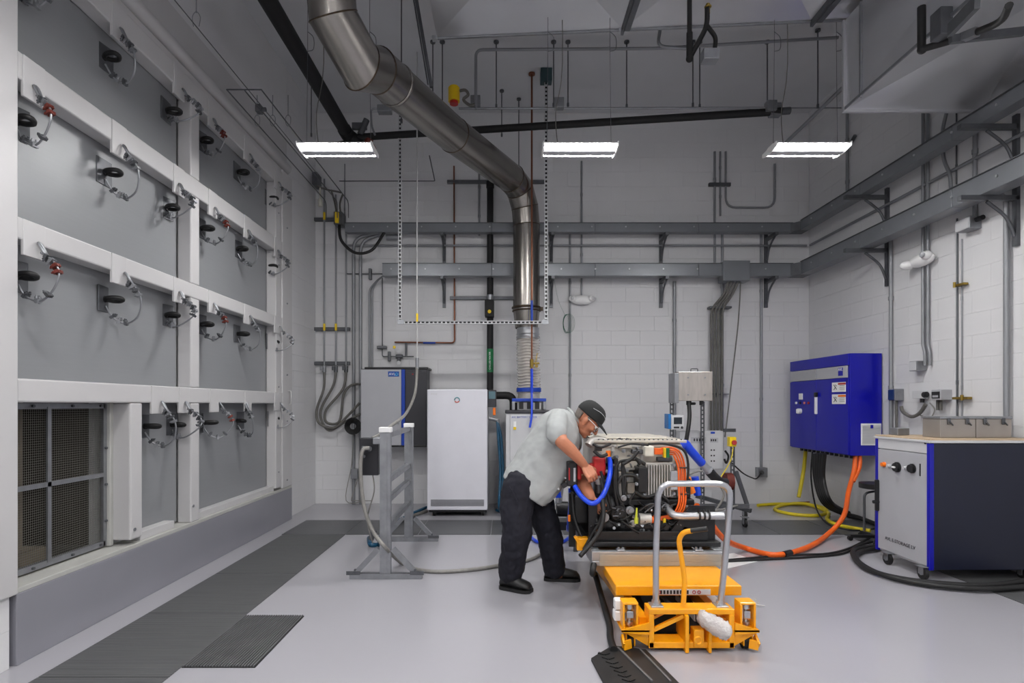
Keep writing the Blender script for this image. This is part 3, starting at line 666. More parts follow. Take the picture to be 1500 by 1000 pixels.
r1 = raceway_set(3.79, 0.12, 'the upper', at(505, 330, 7.66).x, 0.12)
r2 = raceway_set(3.22, 0.165, 'the lower and wider', at(560, 396, 7.66).x, 0.16)
p = at(1075, 402, 7.6)
obj('drop_box', MB().cbox(p.x-0.14, p.x+0.22, 7.60, 7.80, 3.06, 3.33, 0.006), raceway, r2)
run('conduit', [(at(505,0,7.93).x, 7.93, 3.62), (4.2, 7.93, 3.62)], 0.014, conduit, 'grey conduit along the back wall just under the upper raceway')
run('conduit', [(4.235, 7.9, 3.62), (4.235, 2.2, 3.62)], 0.016, conduit, 'grey conduit running along the right wall between the raceways')
# ============================================================ BACK WALL PIPES
YW = 7.955
def wx(px, Y=YW): return (px-HX)*Y/F
def wz(py, Y=YW): return CZ-(py-HY)*Y/F
def vpipe(px, y0, y1, r, m, label, cat='conduit', name='conduit', Y=None, group=None):
    Y = YB-r-0.004 if Y is None else Y
    a = at(px, y0, Y); b = at(px, y1, Y)
    mb = MB().cyl(a, (a.x, Y, b.z), r, 10)
    for k in (0.25, 0.7):
        z = a.z+(b.z-a.z)*k; mb.cyl((a.x, Y, z-0.02), (a.x, Y, z+0.02), r*1.35, 8)
    return single(name, mb, m, label, cat, group)
vpipe(835, 338, 640, 0.014, conduit, 'thin conduit down the back wall right of the clear flexible hose')
vpipe(852, 236, 432, 0.014, conduit, 'conduit dropping to the emergency light on the back wall')
vpipe(702, 250, 345, 0.014, conduit, 'short conduit left of the steel duct above the upper raceway')
vpipe(988, 412, 640, 0.022, conduit, 'conduit dropping behind the steel box stand')
vpipe(1115, 338, 690, 0.018, conduit, 'long conduit down to the wall outlet left of the blue cabinet')
vpipe(1047, 222, 385, 0.016, conduit, 'tall conduit above the raceways, leftmost of three')
vpipe(1055, 222, 316, 0.014, conduit, 'conduit stub above the raceways, middle of three')
vpipe(1058, 340, 660, 0.018, conduit, 'conduit behind the bundle of grey tubes under the drop box')
run('conduit', [at(1063, 222, YW), at(1063, 304, YW), at(1135, 304, YW), at(1135, 240, YW)], 0.015, conduit, 'u-shaped conduit high on the back wall under the right light', 'conduit', 0.15)
for i, px in enumerate((1041, 1046, 1051, 1057)):
    run('flex_tube', [at(px, 680, 7.88), at(px+1, 452, 7.88), at(1062+i*4, 430, 7.75), at(1068+i*5, 408, 7.7)], 0.017, greyd, ('leftmost', 'second from left', 'third from left', 'rightmost')[i]+' tube of the bundle hanging from the raceway drop box', 'tube', 0.1, 'tube bundle under the drop box')
run('cable', [at(1085, 412, 7.7), at(1082, 470, 7.8), at(1062, 640, 7.6)], 0.009, greyd, 'loose thin grey cable hanging right of the tube bundle', 'cable', 0.3)
single('tube_clamp', MB().cbox(wx(1036), wx(1068), 7.85, 7.97, wz(453), wz(450)), galvd, 'small strut holding the top of the tube bundle', 'clamp')
single('tube_clamp', MB().cbox(wx(1040), wx(1066), 7.90, 7.975, wz(578), wz(576)), galv, 'small strut clamp across the tube bundle beside the steel box', 'clamp')
single('pipe_strut', MB().cbox(wx(1038), wx(1070), 7.93, 7.975, wz(273), wz(268)), galvd, 'short strut rail carrying three conduits high on the back wall', 'strut')
single('pipe_strut', MB().cbox(wx(655), wx(802), 7.93, 7.975, wz(269), wz(264)), galvd, 'strut rail behind the round duct above the upper raceway', 'strut')
single('pipe_strut', MB().cbox(wx(659), wx(760), 7.93, 7.975, wz(439), wz(434)), galvd, 'strut rail behind the black vertical pipe and its valve', 'strut')
# outlet and cable
ob = thing('wall_outlet', 'grey outlet box with black plug low on the back wall left of the blue cabinet', 'outlet', at(1114, 697, 7.95))
obj('box', MB().cbox(wx(1107), wx(1121), 7.88, 7.975, wz(698), wz(684)), galv, ob)
obj('plug', MB().cyl(at(1116, 692, 7.88), at(1116, 692, 7.80), 0.03, 10), blackm, ob)
run('cable', [at(1115, 693, 7.8), at(1108, 702, 7.75), at(1090, 695, 7.5), at(1072, 678, 7.2)], 0.009, blackr, 'black cable sagging from the wall outlet to the stand', 'cable', 0.2)
# emergency light
def emergency(c, ang, label):
    t = thing('emergency_light', label, 'light', c)
    M = Matrix.Rotation(ang, 3, 'Z')
    obj('body', MB().ell(c, 0.16, 0.055, 0.065, M, 20, 10), whitep, t)
    for s in (-1, 1):
        obj('lamp_head', MB().ell(c+M @ V((0.135*s, -0.03, 0.015)), 0.055, 0.05, 0.042, M), whitep, t)
        obj('lens', MB().ell(c+M @ V((0.14*s, -0.06, 0.015)), 0.03, 0.025, 0.026, M), lightc, t)
    return t
emergency(V((wx(852), 7.92, wz(440))), 0, 'white oval emergency light on the back wall under its conduit')
# green wire coil
gw = MB().tube([at(812, 403, 7.8), at(812, 410, 7.88), at(818, 440, 7.9), at(828, 462, 7.9)], 0.002, 4, 3)
for k in range(5):
    c = at(829, 474, 7.9); pts = [c+V((0.07*math.cos(t)*(0.6+0.13*k)+0.01*k, -0.01*k, 0.13*math.sin(t))) for t in [2*math.pi*q/12 for q in range(12)]]
    gw.tube(pts, 0.0022, 4, 1, True)
single('wire_coil', gw, mat('green_wire', (40, 100, 80), 0.5), 'small coil of thin green wire hanging on the back wall', 'wire')
# black riser pipe with valve
rp = thing('riser_pipe', 'black insulated riser pipe with a valve and green label left of the steel duct', 'pipe', at(718, 570, 7.8))
obj('insulation', MB().cyl(at(718, 575, 7.8), at(718, 268, 7.8), 0.045, 14).cyl(at(718, 275, 7.8), at(718, 266, 7.8), 0.055, 14), pipeb, rp)
obj('valve_cover', MB().cbox(wx(711), wx(724), 7.70, 7.86, wz(467), wz(443)), pipeb, rp)
obj('valve_tag', MB().cyl(at(717, 456, 7.70), at(717, 456, 7.68), 0.025, 12), yellab, rp)
obj('coupling', MB().cyl(at(718, 443, 7.8), at(718, 432, 7.8), 0.05, 12), galv, rp)
gl = obj('pipe_label', MB().cyl(at(718, 545, 7.8), at(718, 511, 7.8), 0.047, 16), greenl, rp)
text('CHILLED WATER', at(717.5, 528, 7.745), 0.032, whitep, (R(90), R(-90), 0), rp)
run('insulated_elbow', [at(752, 604, 7.45), at(752, 579, 7.45), at(716, 579, 7.45)], 0.05, pipeb, 'black insulated elbow pipe between the white cabinet and the riser', 'pipe', 0.1)
# copper pipes
cp = thing('copper_pipe', 'thin copper pipe with blue labels and a valve hanging in front of the steel duct', 'pipe', at(779, 470, 7.05))
obj('tube', MB().cyl(at(779, 600, 7.02), V((at(779, 110, 7.02).x, 7.02, ZC)), 0.012, 8).cyl(V((at(779, 110, 7.02).x, 7.02, ZC-0.02)), V((at(779, 110, 7.02).x, 7.02, ZC)), 0.04, 12), copper, cp)
obj('blue_label', MB().cyl(at(779, 470, 7.02), at(779, 440, 7.02), 0.016, 8), blueb, cp)
obj('blue_sleeve', MB().cyl(at(779, 575, 7.02), at(779, 540, 7.02), 0.017, 8), blueh, cp)
obj('valve', MB().cyl(at(779, 538, 7.02), at(779, 526, 7.02), 0.024, 8).beam(at(784, 535, 7.0), at(787, 517, 7.0), 0.01, 0.006).cyl(at(781, 532, 7.02), at(790, 532, 7.02), 0.012, 8), brass, cp)
obj('valve_tag', MB().cyl(at(786, 536, 6.99), at(786, 536, 6.98), 0.02, 12), brass, cp)
run('blue_strap', [at(779, 575, 7.0), at(779, 610, 6.9), at(776, 626, 6.88)], 0.014, blueh, 'blue line continuing down below the copper pipe behind the man', 'hose')
cq = thing('copper_pipe', 'reddish copper line down the back wall turning left to a gas regulator', 'pipe', at(665, 400, 7.95))
obj('tube', MB().bend([at(665, 243, 7.94), at(666, 502, 7.94), at(578, 501, 7.94)], 0.011, 0.05), copper, cq)
obj('label', MB().cyl(at(620, 502, 7.94), at(638, 502, 7.94), 0.014, 8), blueb, cq)
rg = thing('gas_regulator', 'small gas regulator with two gauges on the back wall above the grey cabinet', 'regulator', at(583, 520, 7.9))
obj('tube', MB().bend([at(560, 405, 7.93), at(560, 522, 7.93), at(606, 522, 7.93)], 0.008, 0.03).bend([at(595, 502, 7.93), at(595, 522, 7.93)], 0.016, 0.02), galvd, rg)
obj('body', MB().cyl(at(580, 522, 7.9), at(590, 522, 7.9), 0.03, 10).cyl(at(584, 522, 7.9), at(584, 530, 7.9), 0.025, 10).cbox(wx(569), wx(573), 7.9, 7.95, wz(529), wz(515)), galvd, rg)
for py in (514, 531): obj('gauge', MB().cyl(at(584, py, 7.9), at(584, py, 7.86), 0.028, 14), lightc, rg)
obj('handle', MB().cbox(wx(577), wx(581), 7.88, 7.9, wz(511), wz(507)), yellab, rg)
single('wall_clip', MB().cbox(wx(553), wx(567), 7.9, 7.97, wz(511), wz(507)), galvd, 'short strut clip on the wall above the grey cabinet', 'clip')
single('wall_clip', MB().cbox(wx(541), wx(545), 7.9, 7.97, wz(410), wz(394)), galvd, 'short upright strut clip left of the lower raceway', 'clip')
run('conduit', [at(507, 355, YW), at(507, 401, YW), at(560, 401, YW)], 0.008, galvd, 'thin tube turning right below the upper raceway end', 'pipe', 0.03)
# white drop line with hose to the steel stand
dl = thing('drop_line', 'thin white gas line dropping from the ceiling to a grey hose', 'pipe', at(611, 540, 6.6))
obj('tube', MB().cyl(at(611, 532, 6.6), V((at(611, 0, 6.6).x, 6.6, ZC)), 0.008, 8), frame_w, dl)
obj('label', MB().cyl(at(611, 471, 6.6), at(611, 459, 6.6), 0.013, 8), yellab, dl)
obj('fitting', MB().cyl(at(611, 540, 6.6), at(611, 524, 6.6), 0.02, 8), galv, dl)
single('gas_hose', MB().tube([at(611, 536, 6.6), at(608, 575, 6.5), at(595, 605, 6.0), at(575, 622, 5.5), at(560, 634, 5.1), at(545, 642, 4.85)], 0.016, 8, 5), greyhose, 'grey braided hose swooping from the white drop line to the steel stand', 'hose')
# left cluster of gas pipes on the back wall
for i, (px, y0, y1) in enumerate(((475, 262, 535), (492, 285, 535), (507, 335, 535))):
    t = thing('gas_pipe', ('leftmost', 'middle', 'rightmost')[i]+' of three thin gas pipes in the back left corner, with a hose below', 'pipe', at(px, y1, 7.9))
    obj('tube', MB().cyl(at(px, y1, 7.9), at(px, y0, 7.9), 0.013, 8), conduit, t)
    if i < 2:
        obj('yellow_label', MB().cyl(at(px, 484, 7.9), at(px, 474, 7.9), 0.017, 8), yellab, t)
        if i == 0: obj('yellow_label', MB().cyl(at(px, 322, 7.9), at(px, 311, 7.9), 0.017, 8), yellab, t)
    obj('valve', MB().cyl(at(px, 545, 7.88), at(px, 536, 7.88), 0.028, 8).cbox(wx(px-2), wx(px+2), 7.82, 7.86, wz(543), wz(537)), galvd if i else galv, t)
for py, x1, lb in ((322, 494, 'top'), (482, 513, 'middle'), (532, 513, 'bottom')):
    single('pipe_strut', MB().cbox(wx(461), wx(x1), 7.915, 7.97, wz(py+2.5), wz(py-2.5)), galvd, lb+' strut rail holding the gas pipes in the back left corner', 'strut')
hs = [[(475, 545), (474, 570), (464, 600), (468, 620), (490, 626), (510, 608), (527, 590)],
      [(492, 545), (488, 565), (472, 595), (470, 612), (482, 630), (505, 618), (528, 606)],
      [(507, 545), (502, 570), (478, 600), (478, 618), (497, 617), (503, 580), (513, 565), (528, 562)]]
for i, h_ in enumerate(hs):
    single('flexible_hose', MB().tube([at(a, b, 7.82+0.03*i) for a, b in h_], 0.018, 8, 5), greyd, 'grey flexible hose looping from the %s gas pipe to the grey wall cabinet' % ('leftmost', 'middle', 'rightmost')[i], 'hose')
cc = MB()
for k in range(6): cc.torus(at(517, 624, 7.75+0.02*k), 0.11-0.012*k, 0.008, V((0,1,0)), 20, 6)
single('cable_coil', cc, blackr, 'black cable coil hanging on the wall left of the grey wall cabinet', 'cable')
for px in (518, 528):
    run('conduit', [at(px, 745, 7.93), at(px, 352 if px > 520 else 348, 7.93), at(px+34, 342, 7.93)], 0.024, conduit, ('left' if px < 520 else 'right')+' of two thick conduits curving up to the end of the upper raceway', 'conduit', 0.3)
single('pipe_coupling', MB().cyl(at(566, 347, 7.9), at(584, 347, 7.9), 0.045, 14), conduit, 'thick grey coupling on the conduit under the upper raceway', 'fitting')
single('black_cable', MB().tube([at(497, 330, 7.7), at(500, 352, 7.65), at(520, 370, 7.65), at(545, 366, 7.65), at(563, 340, 7.7)], 0.02, 8, 5), blackr, 'black cable drooping in a u from the left end of the upper raceway', 'cable')
for i, px in enumerate((541, 545)): run('conduit', [at(px, 540, 7.93), at(px, 424, 7.93), at(553, 410, 7.85), at(562, 404, 7.75)], 0.014, conduit, ('left' if i == 0 else 'right')+' of two grey tubes bending from the lower raceway down to the grey wall cabinet', 'conduit', 0.06)
cb = thing('corner_device', 'small grey valve box with hanging white label high in the back left corner', 'box', at(468, 265, 7.8))
obj('box', MB().cbox(wx(466), wx(473), 7.7, 7.9, wz(280), wz(262)), galvd, cb)
obj('bottle', MB().cyl(at(469, 302, 7.75), at(469, 292, 7.75), 0.03, 10).cyl(at(469, 292, 7.75), at(469, 275, 7.75), 0.012, 8), cream, cb)
obj('tubes', MB().tube([at(464, 272, 7.75), at(480, 278, 7.75), at(492, 280, 7.75), at(500, 282, 7.75)], 0.012, 6, 2).tube([at(485, 278, 7.75), at(490, 295, 7.75), at(493, 310, 7.7), at(499, 325, 7.7)], 0.014, 6, 3).tube([at(502, 285, 7.75), at(498, 298, 7.75), at(499, 312, 7.7)], 0.014, 6, 3), greyd, cb)
single('raceway_end_box', MB().cbox(wx(498), wx(510), 7.66, 7.84, wz(338), wz(320)), galvd, 'grey end box of the upper raceway', 'box')
single('yellow_tag', MB().cbox(wx(501), wx(506), 7.62, 7.655, wz(337), wz(322)), yellab, 'yellow tag on the end box of the upper raceway', 'tag')
run('thin_pipe', [at(497, 265, 7.9), at(637, 265, 7.9), at(629, 228, 7.2)], 0.007, galvd, 'thin steel line high on the back wall left of the duct', 'pipe', 0.02)
vpipe(505, 240, 335, 0.008, conduit, 'thin tube dropping to the left end of the upper raceway', 'pipe')
co = thing('corner_outlet', 'grey outlet box low on the wall left of the black box on the stand', 'outlet', at(521, 692, 7.9))
obj('box', MB().cbox(wx(516), wx(526), 7.86, 7.97, wz(700), wz(686)), galv, co)
for k, pts in enumerate(([(518, 630), (515, 680), (507, 735), (535, 742)], [(525, 700), (515, 730), (520, 742), (545, 741)])):
    single('thin_cable', MB().tube([at(a, b if b < 735 else 733, 7.85) for a, b in pts], 0.006, 6, 4), greyhose, ('thin grey cable hanging to the floor below the cable coil', 'thin grey cable hanging from the low outlet box')[k], 'cable')
# ============================================================ GREY WALL CABINET
YC = 7.60
def X_(px, Y): return (px-HX)*Y/F
def Z_(py, Y): return CZ-(py-HY)*Y/F
gc = thing('wall_cabinet', 'grey electrical wall cabinet with a blue stripe and charcoal right part on the back wall', 'cabinet', (X_(577, YC), 7.75, Z_(653, YC)))
obj('body', MB().cbox(X_(529, YC), X_(625, YC), YC, 7.90, Z_(653, YC), Z_(540, YC)), darkc, gc)
obj('door', MB().cbox(X_(529, YC), X_(588, YC), YC-0.02, YC, Z_(652, YC), Z_(541, YC)), greyc, gc)
obj('blue_stripe', MB().cbox(X_(588.3, YC), X_(593.5, YC), YC-0.022, YC, Z_(652, YC), Z_(541, YC)), blueb, gc)
obj('dark_door', MB().cbox(X_(594, YC), X_(625, YC), YC-0.015, YC, Z_(651, YC), Z_(545, YC)), darkc, gc)
for py in (539, 653): obj('mount_rail', MB().cbox(X_(534, YC), X_(627, YC), 7.7, 7.97, Z_(py+1.5, YC), Z_(py-1.5, YC)).cbox(X_(534, YC), X_(627, YC), YC-0.01, YC+0.1, Z_(py+1.5, YC), Z_(py-1.5, YC)), blackp, gc)
obj('badge', MB().cbox(X_(569, YC), X_(585, YC), YC-0.025, YC-0.02, Z_(551.5, YC), Z_(544, YC), 0.002), mat('badge_blue', (10, 74, 160), 0.4), gc)
text('AVL', (X_(575, YC), YC-0.027, Z_(548, YC)), 0.05, whitep, parent=gc)
obj('badge_globe', MB().torus((X_(581.5, YC), YC-0.027, Z_(548, YC)), 0.017, 0.004, V((0,1,0)), 16, 5), mat('globe_cyan', (90, 190, 230), 0.4), gc)
obj('keyhole', MB().cyl((X_(584, YC), YC-0.03, Z_(620, YC)), (X_(584, YC), YC-0.02, Z_(620, YC)), 0.014, 8), galv, gc)
obj('indicator', MB().cyl((X_(605, YC), YC-0.025, Z_(548, YC)), (X_(605, YC), YC-0.015, Z_(548, YC)), 0.01, 8), redm, gc)
# hoses into the cabinet bottom
# ============================================================ WHITE BATTERY CABINET
Y1 = 7.06
wc = thing('battery_cabinet', 'tall white cabinet on black casters with a small round coloured emblem', 'cabinet', (X_(669, Y1), 7.35, 0))
xa, xb = X_(625.5, Y1), X_(714, Y1)
obj('body', MB().cbox(xa, xb, Y1, 7.75, Z_(747, Y1), Z_(570, Y1), 0.012), whitec, wc)
obj('base_frame', MB().cbox(xa+0.02, xb-0.01, Y1+0.02, 7.72, Z_(750.5, Y1), Z_(747, Y1)), blackp, wc)
gv = MB(); 
for k in range(9): gv.box(X_(631, Y1), X_(709, Y1), Y1-0.003, Y1+0.002, Z_(741, Y1)+k*0.0095, Z_(741, Y1)+k*0.0095+0.004)
obj('vent_grille', gv, galvd, wc, kind='stuff')
em = V((X_(669.5, Y1), Y1-0.004, Z_(585.5, Y1)))
obj('emblem', MB().tube([em+V((0.03*math.cos(R(a)), 0, 0.03*math.sin(R(a)))) for a in range(-30, 210, 20)], 0.006, 6, 0), mat('emblem_teal', (60, 130, 140), 0.4), wc)
obj('emblem', MB().tube([em+V((0.03*math.cos(R(a)), 0, 0.03*math.sin(R(a)))) for a in range(210, 331, 20)], 0.006, 6, 0), mat('emblem_red', (214, 70, 40), 0.4), wc)
text('energy', (X_(636, Y1), Y1-0.002, Z_(576.5, Y1)), 0.03, lightc, parent=wc)
def caster(parent, x, y, r, zt, ry=0.0, hub=True):
    t = obj('caster', MB().cyl((x-0.014, y, r), (x+0.014, y, r), r, 16), blackr, parent)
    obj('fork', MB().box(x-0.02, x-0.016, y-r*0.5, y+r*0.6, r*0.8, zt).box(x+0.016, x+0.02, y-r*0.5, y+r*0.6, r*0.8, zt).box(x-0.035, x+0.035, y-r*0.7, y+r*0.9, zt-0.006, zt).cyl((x-0.021, y, r), (x+0.021, y, r), r*0.35, 10), galv, t)
    return t
for x in (xa+0.08, xb-0.06):
    for y in (Y1+0.08, 7.65): caster(wc, x, y, 0.036, Z_(750.5, Y1)-0.001)
cpn = thing('display_unit', 'small black display panel fixed beside the top of the white cabinet', 'display', (X_(720, 7.15), 7.2, Z_(610, 7.15)))
obj('housing', MB().cbox(X_(714.5, 7.15), X_(727, 7.15), 7.15, 7.25, Z_(596, 7.15), Z_(571, 7.15)), darkc, cpn)
obj('screen', MB().box(X_(716, 7.15), X_(725.5, 7.15), 7.146, 7.151, Z_(584, 7.15), Z_(573, 7.15)), mat('lcd', (90, 120, 130), 0.2), cpn)
obj('orange_label', MB().cbox(X_(722, 7.15), X_(726, 7.15), 7.16, 7.2, Z_(608, 7.15), Z_(597, 7.15)), orgp, cpn)
for k, px in enumerate((730, 734)):
    single('coolant_hose', MB().tube([at(722, 613, 7.25), at(728, 617, 7.2), at(px, 640, 7.15), at(px+3, 690, 7.1), at(px+1, 740, 7.0), flz(734, 752, 0.03), flz(727, 750, 0.03)], 0.017, 8, 5), teal, ('left' if k == 0 else 'right')+' of two teal hoses hanging right of the tall white cabinet', 'hose')
single('hose_coupling', MB().cyl(at(716, 612, 7.2), at(728, 615, 7.2), 0.025, 10).cyl(at(729, 614, 7.2), at(730, 624, 7.2), 0.022, 10), galv, 'metal coupling at the top of the teal hoses', 'fitting')
# ============================================================ WHITE TEST CABINET BEHIND THE MAN
Y2 = 6.95
tc_ = thing('test_cabinet', 'light grey cabinet with a dark top under the clear flexible hose, behind the man', 'cabinet', (0.3, 7.3, 0))
xa, xb = X_(741, Y2), X_(815, Y2)
obj('body', MB().cbox(xa, xb, Y2, 7.75, 0.1, Z_(605, Y2)), lightc, tc_)
obj('door', MB().cbox(xa+0.05, xb-0.01, Y2-0.018, Y2, 0.12, Z_(607, Y2)), lightc, tc_)
obj('top_plate', MB().cbox(xa-0.01, xb+0.01, Y2-0.02, 7.76, Z_(605, Y2), Z_(601, Y2)), darkc, tc_)
obj('label', MB().cbox(X_(752, Y2), X_(756, Y2), Y2-0.022, Y2-0.018, Z_(629, Y2), Z_(617, Y2), 0.001), whitep, tc_)
obj('warning_label', MB().cbox(X_(752, Y2), X_(756, Y2), Y2-0.024, Y2-0.02, Z_(629, Y2), Z_(625, Y2), 0.001), yellab, tc_)
text('AVL BATTERY TESTER', (X_(768, Y2), Y2-0.02, Z_(611, Y2)), 0.032, blueb, parent=tc_)
for x in (xa+0.06, xb-0.06):
    for y in (Y2+0.1, 7.65): caster(tc_, x, y, 0.045, 0.1)
hm = thing('hose_mount', 'blue strapped mounting flange on top of the light grey cabinet under the clear hose', 'flange', (cx+0.02, 7.3, Z_(601, Y2)))
obj('blue_bar', MB().cbox(cx-0.19, cx+0.24, 7.08, 7.12, 1.435, 1.475).cbox(cx-0.19, cx+0.24, 7.46, 7.5, 1.435, 1.475), blueb, hm)
obj('flange_ring', MB().cyl((cx+0.03, cy, 1.42), (cx+0.03, cy, 1.455), 0.18, 24).cyl((cx+0.03, cy, 1.455), (cx+0.03, cy, 1.56), 0.14, 24), castm, hm)
for dx in (-0.17, 0.22): obj('foot', MB().cbox(cx+dx-0.02, cx+dx+0.02, 7.08, 7.5, 1.33, 1.435), galv, hm)
for q in (-0.1, 0.0, 0.1): obj('black_clip', MB().cbox(cx+q, cx+q+0.055, 7.10, 7.14, 1.34, 1.43, 0.004), blackm, hm)
# ============================================================ STEEL STAND AT LEFT
st = thing('strut_stand', 'galvanised strut stand with two uprights, sloping rungs and braced feet', 'stand', (-1.0, 5.2, 0))
def stand_end(Y, xl, xr, xp, wtop, wpost):
    obj('foot_beam', MB().beam((xl, Y, 0.022), (xr, Y, 0.022), 0.05, 0.043), galv, st)
    obj('upright', MB().beam((xp, Y, 0.045), (xp, Y, wtop-0.03), wpost, 0.05, V((0,1,0))).box(xp-wpost*0.2, xp+wpost*0.2, Y-0.03, Y-0.02, 0.05, wtop-0.04), galv, st)
    obj('white_cap', MB().cbox(xp-wpost/2-0.006, xp+wpost/2+0.006, Y-0.04, Y+0.04, wtop-0.03, wtop+0.012), whitep, st)
    for s in (-1, 1):
        obj('brace', MB().beam((xp+s*0.225, Y, 0.06), (xp+s*(wpost/2+0.015), Y, 0.24), 0.042, 0.035, V((0,1,0))), galv, st)
        obj('brace_fitting', MB().beam((xp+s*0.2, Y-0.026, 0.05), (xp+s*0.31, Y-0.026, 0.05), 0.006, 0.03).cyl((xp+s*0.26, Y-0.035, 0.05), (xp+s*0.26, Y-0.02, 0.05), 0.01, 6).cyl((xp+s*0.24, Y-0.03, 0.075), (xp+s*0.24, Y-0.018, 0.075), 0.01, 6), galvd, st)
stand_end(4.56, -1.258, -0.68, at(565, 0, 4.56).x, 1.205, 0.085)
stand_end(5.80, -1.2, -0.7, at(599, 0, 5.8).x, 1.195, 0.085)
xa, xb = at(565, 0, 4.56).x, at(599, 0, 5.8).x
for z in (1.15, 0.78, 0.62, 0.40):
    obj('rung', MB().beam((xa+0.0, 4.59, z), (xb, 5.77, z), 0.045, 0.042), galv, st)
zz2 = Z_(640, 4.62)
bb = thing('black_box', 'flat black electrical box mounted on the left side of the steel stand', 'box', at(542, 695, 4.75))
obj('box', MB().cbox(X_(529, 4.75), X_(556, 4.75), 4.70, 4.80, Z_(695, 4.75), Z_(641, 4.75)), mat('box_charcoal', (34, 34, 40), 0.4), bb)
obj('connector', MB().cyl(at(541, 657, 4.70), at(541, 657, 4.64), 0.022, 10).cyl(at(541, 657, 4.66), at(530, 656, 4.62), 0.018, 10).cyl(at(533, 668, 4.70), at(533, 668, 4.66), 0.014, 8), galvd, bb)
obj('bracket', MB().cbox(X_(550, 4.7), X_(560, 4.6), 4.60, 4.74, Z_(650, 4.65), Z_(640, 4.65)), galv, bb)
single('gas_hose', MB().tube([at(541, 656, 4.62), at(531, 660, 4.6), at(528, 690, 4.6), at(533, 740, 4.62), at(545, 775, 4.6), at(563, 800, 4.45), fl(590, 828)+V((0,0,0.017)), fl(625, 839)+V((0,0,0.017)), fl(680, 838)+V((0,0,0.017)), fl(740, 829)+V((0,0,0.017)), fl(790, 815)+V((0,0,0.017)), flz(825, 775, 0.05), at(840, 740, 4.6)], 0.016, 8, 5), greyhose, 'grey hose running from the black box down and across the floor behind the man', 'hose')
single('white_cable', MB().tube([at(546, 695, 4.75), at(548, 720, 4.7), at(538, 760, 4.75), at(546, 795, 4.8)], 0.006, 6, 4), greyhose, 'thin pale cable hanging under the black box on the stand', 'cable')
tb = thing('teal_hose_end', 'teal hose with coupling lying bent on the floor behind the stand', 'hose', fl(548, 797))
obj('hose', MB().tube([flz(541, 792, 0.03), flz(543, 801, 0.025), flz(556, 800, 0.025), at(560, 780, 5.3)], 0.024, 8, 4), teal, tb)
obj('coupling', MB().cyl(at(543, 790, 5.0), at(548, 776, 5.0), 0.026, 8), galvd, tb)
for i, pts in enumerate(([(562, 775), (580, 770), (600, 760), (625, 752)], [(575, 770), (605, 755), (628, 745), (640, 742)])):
    single('coolant_hose', MB().tube([flz(a, b, 0.03) for a, b in pts], 0.02, 8, 4), (greyd, teal)[i], ('grey', 'teal')[i]+' hose lying on the floor between the stand and the white cabinet', 'hose')
# ============================================================ BLUE WALL CABINET (right wall)
XB = 3.86; YN, YFR = 6.40, 7.72; ZB0, ZB1 = 0.82, 1.977
bc = thing('power_cabinet', 'bright royal blue power cabinet with grey top band and warning signs on the right wall', 'cabinet', (4.05, 7.05, ZB0))
obj('body', MB().cbox(XB+0.02, XR-0.02, YN, YFR, ZB0, ZB1, 0.004), royal, bc)
def rs(px, py): 
    p = side(px, py, XB); return p.y, p.z
def rpatch(mb, px0, px1, py0, py1, dx=0.004, x=XB):
    "patch on the +-x face, limits taken at the near edge"
    ya, yb = F*x/(px0-HX), F*x/(px1-HX); Ym = yb
    z0 = CZ-(py1-HY)*Ym/F; z1 = CZ-(py0-HY)*Ym/F
    return mb.cbox(x-dx, x+0.002, min(ya, yb), max(ya, yb), z0, z1, 0.002)
d1, d2 = F*XB/(1195-HX), F*XB/(1195-HX)
obj('door', MB().cbox(XB, XB+0.02, YN+0.005, 7.06, ZB0+0.01, 1.70, 0.004), royal, bc)
obj('door', MB().cbox(XB, XB+0.02, 7.065, YFR-0.005, ZB0+0.01, 1.70, 0.004), royal, bc)
obj('top_band', MB().cbox(XB, XB+0.02, YN+0.005, YFR-0.005, 1.845, ZB1-0.002, 0.004), royal, bc)
obj('grey_panel', MB().cbox(XB-0.002, XB+0.018, YN+0.03, 7.05, 1.705, 1.84, 0.004), greyc, bc)
obj('grey_panel', MB().cbox(XB-0.002, XB+0.018, 7.07, YFR-0.008, 1.705, 1.84, 0.004), greyc, bc)
obj('emblem', rpatch(MB(), 1228, 1235, 538, 550), royal, bc)
text('AVL', (XB-0.005, F*XB/(1231.5-HX), 1.80), 0.05, whitep, (R(90), 0, R(-90)), bc)
for py, c in ((559, 'a'), (577, 'b')):
    s_ = obj('warning_sign', rpatch(MB(), 1219, 1239, py, py+14.5), whitep, bc, 'white warning sign with a red header')
    obj('sign_header', rpatch(MB(), 1228, 1239, py+1, py+4, 0.0055), signred if c == 'a' else orgp, s_)
    yy = F*XB/(1224-HX); zc_ = CZ-(py+8-HY)*6.6/F
    sm = MB()
    sm.beam((XB-0.005, yy-0.03, zc_-0.025), (XB-0.005, yy+0.03, zc_+0.03), 0.002, 0.008).beam((XB-0.005, yy+0.03, zc_-0.03), (XB-0.005, yy-0.01, zc_+0.005), 0.002, 0.008).beam((XB-0.005, yy-0.03, zc_+0.015), (XB-0.005, yy, zc_+0.03), 0.002, 0.006)
    yb_ = F*XB/(1234-HX)
    for q in range(3): sm.box(XB-0.0055, XB-0.004, yb_-0.05, yb_+0.05, zc_+0.015-q*0.02, zc_+0.019-q*0.02)
    obj('sign_graphic', sm, blackm, s_)
obj('meter', rpatch(MB(), 1171, 1176, 576, 585, 0.01), whitep, bc)
for px, py, m in ((1167, 590, whitep), (1172.5, 590, blackm), (1179, 590, pinkm), (1185, 590, redm)):
    y, z = rs(px, py); obj('indicator', MB().cyl((XB-0.015, y, z), (XB, y, z), 0.016, 10), m, bc)
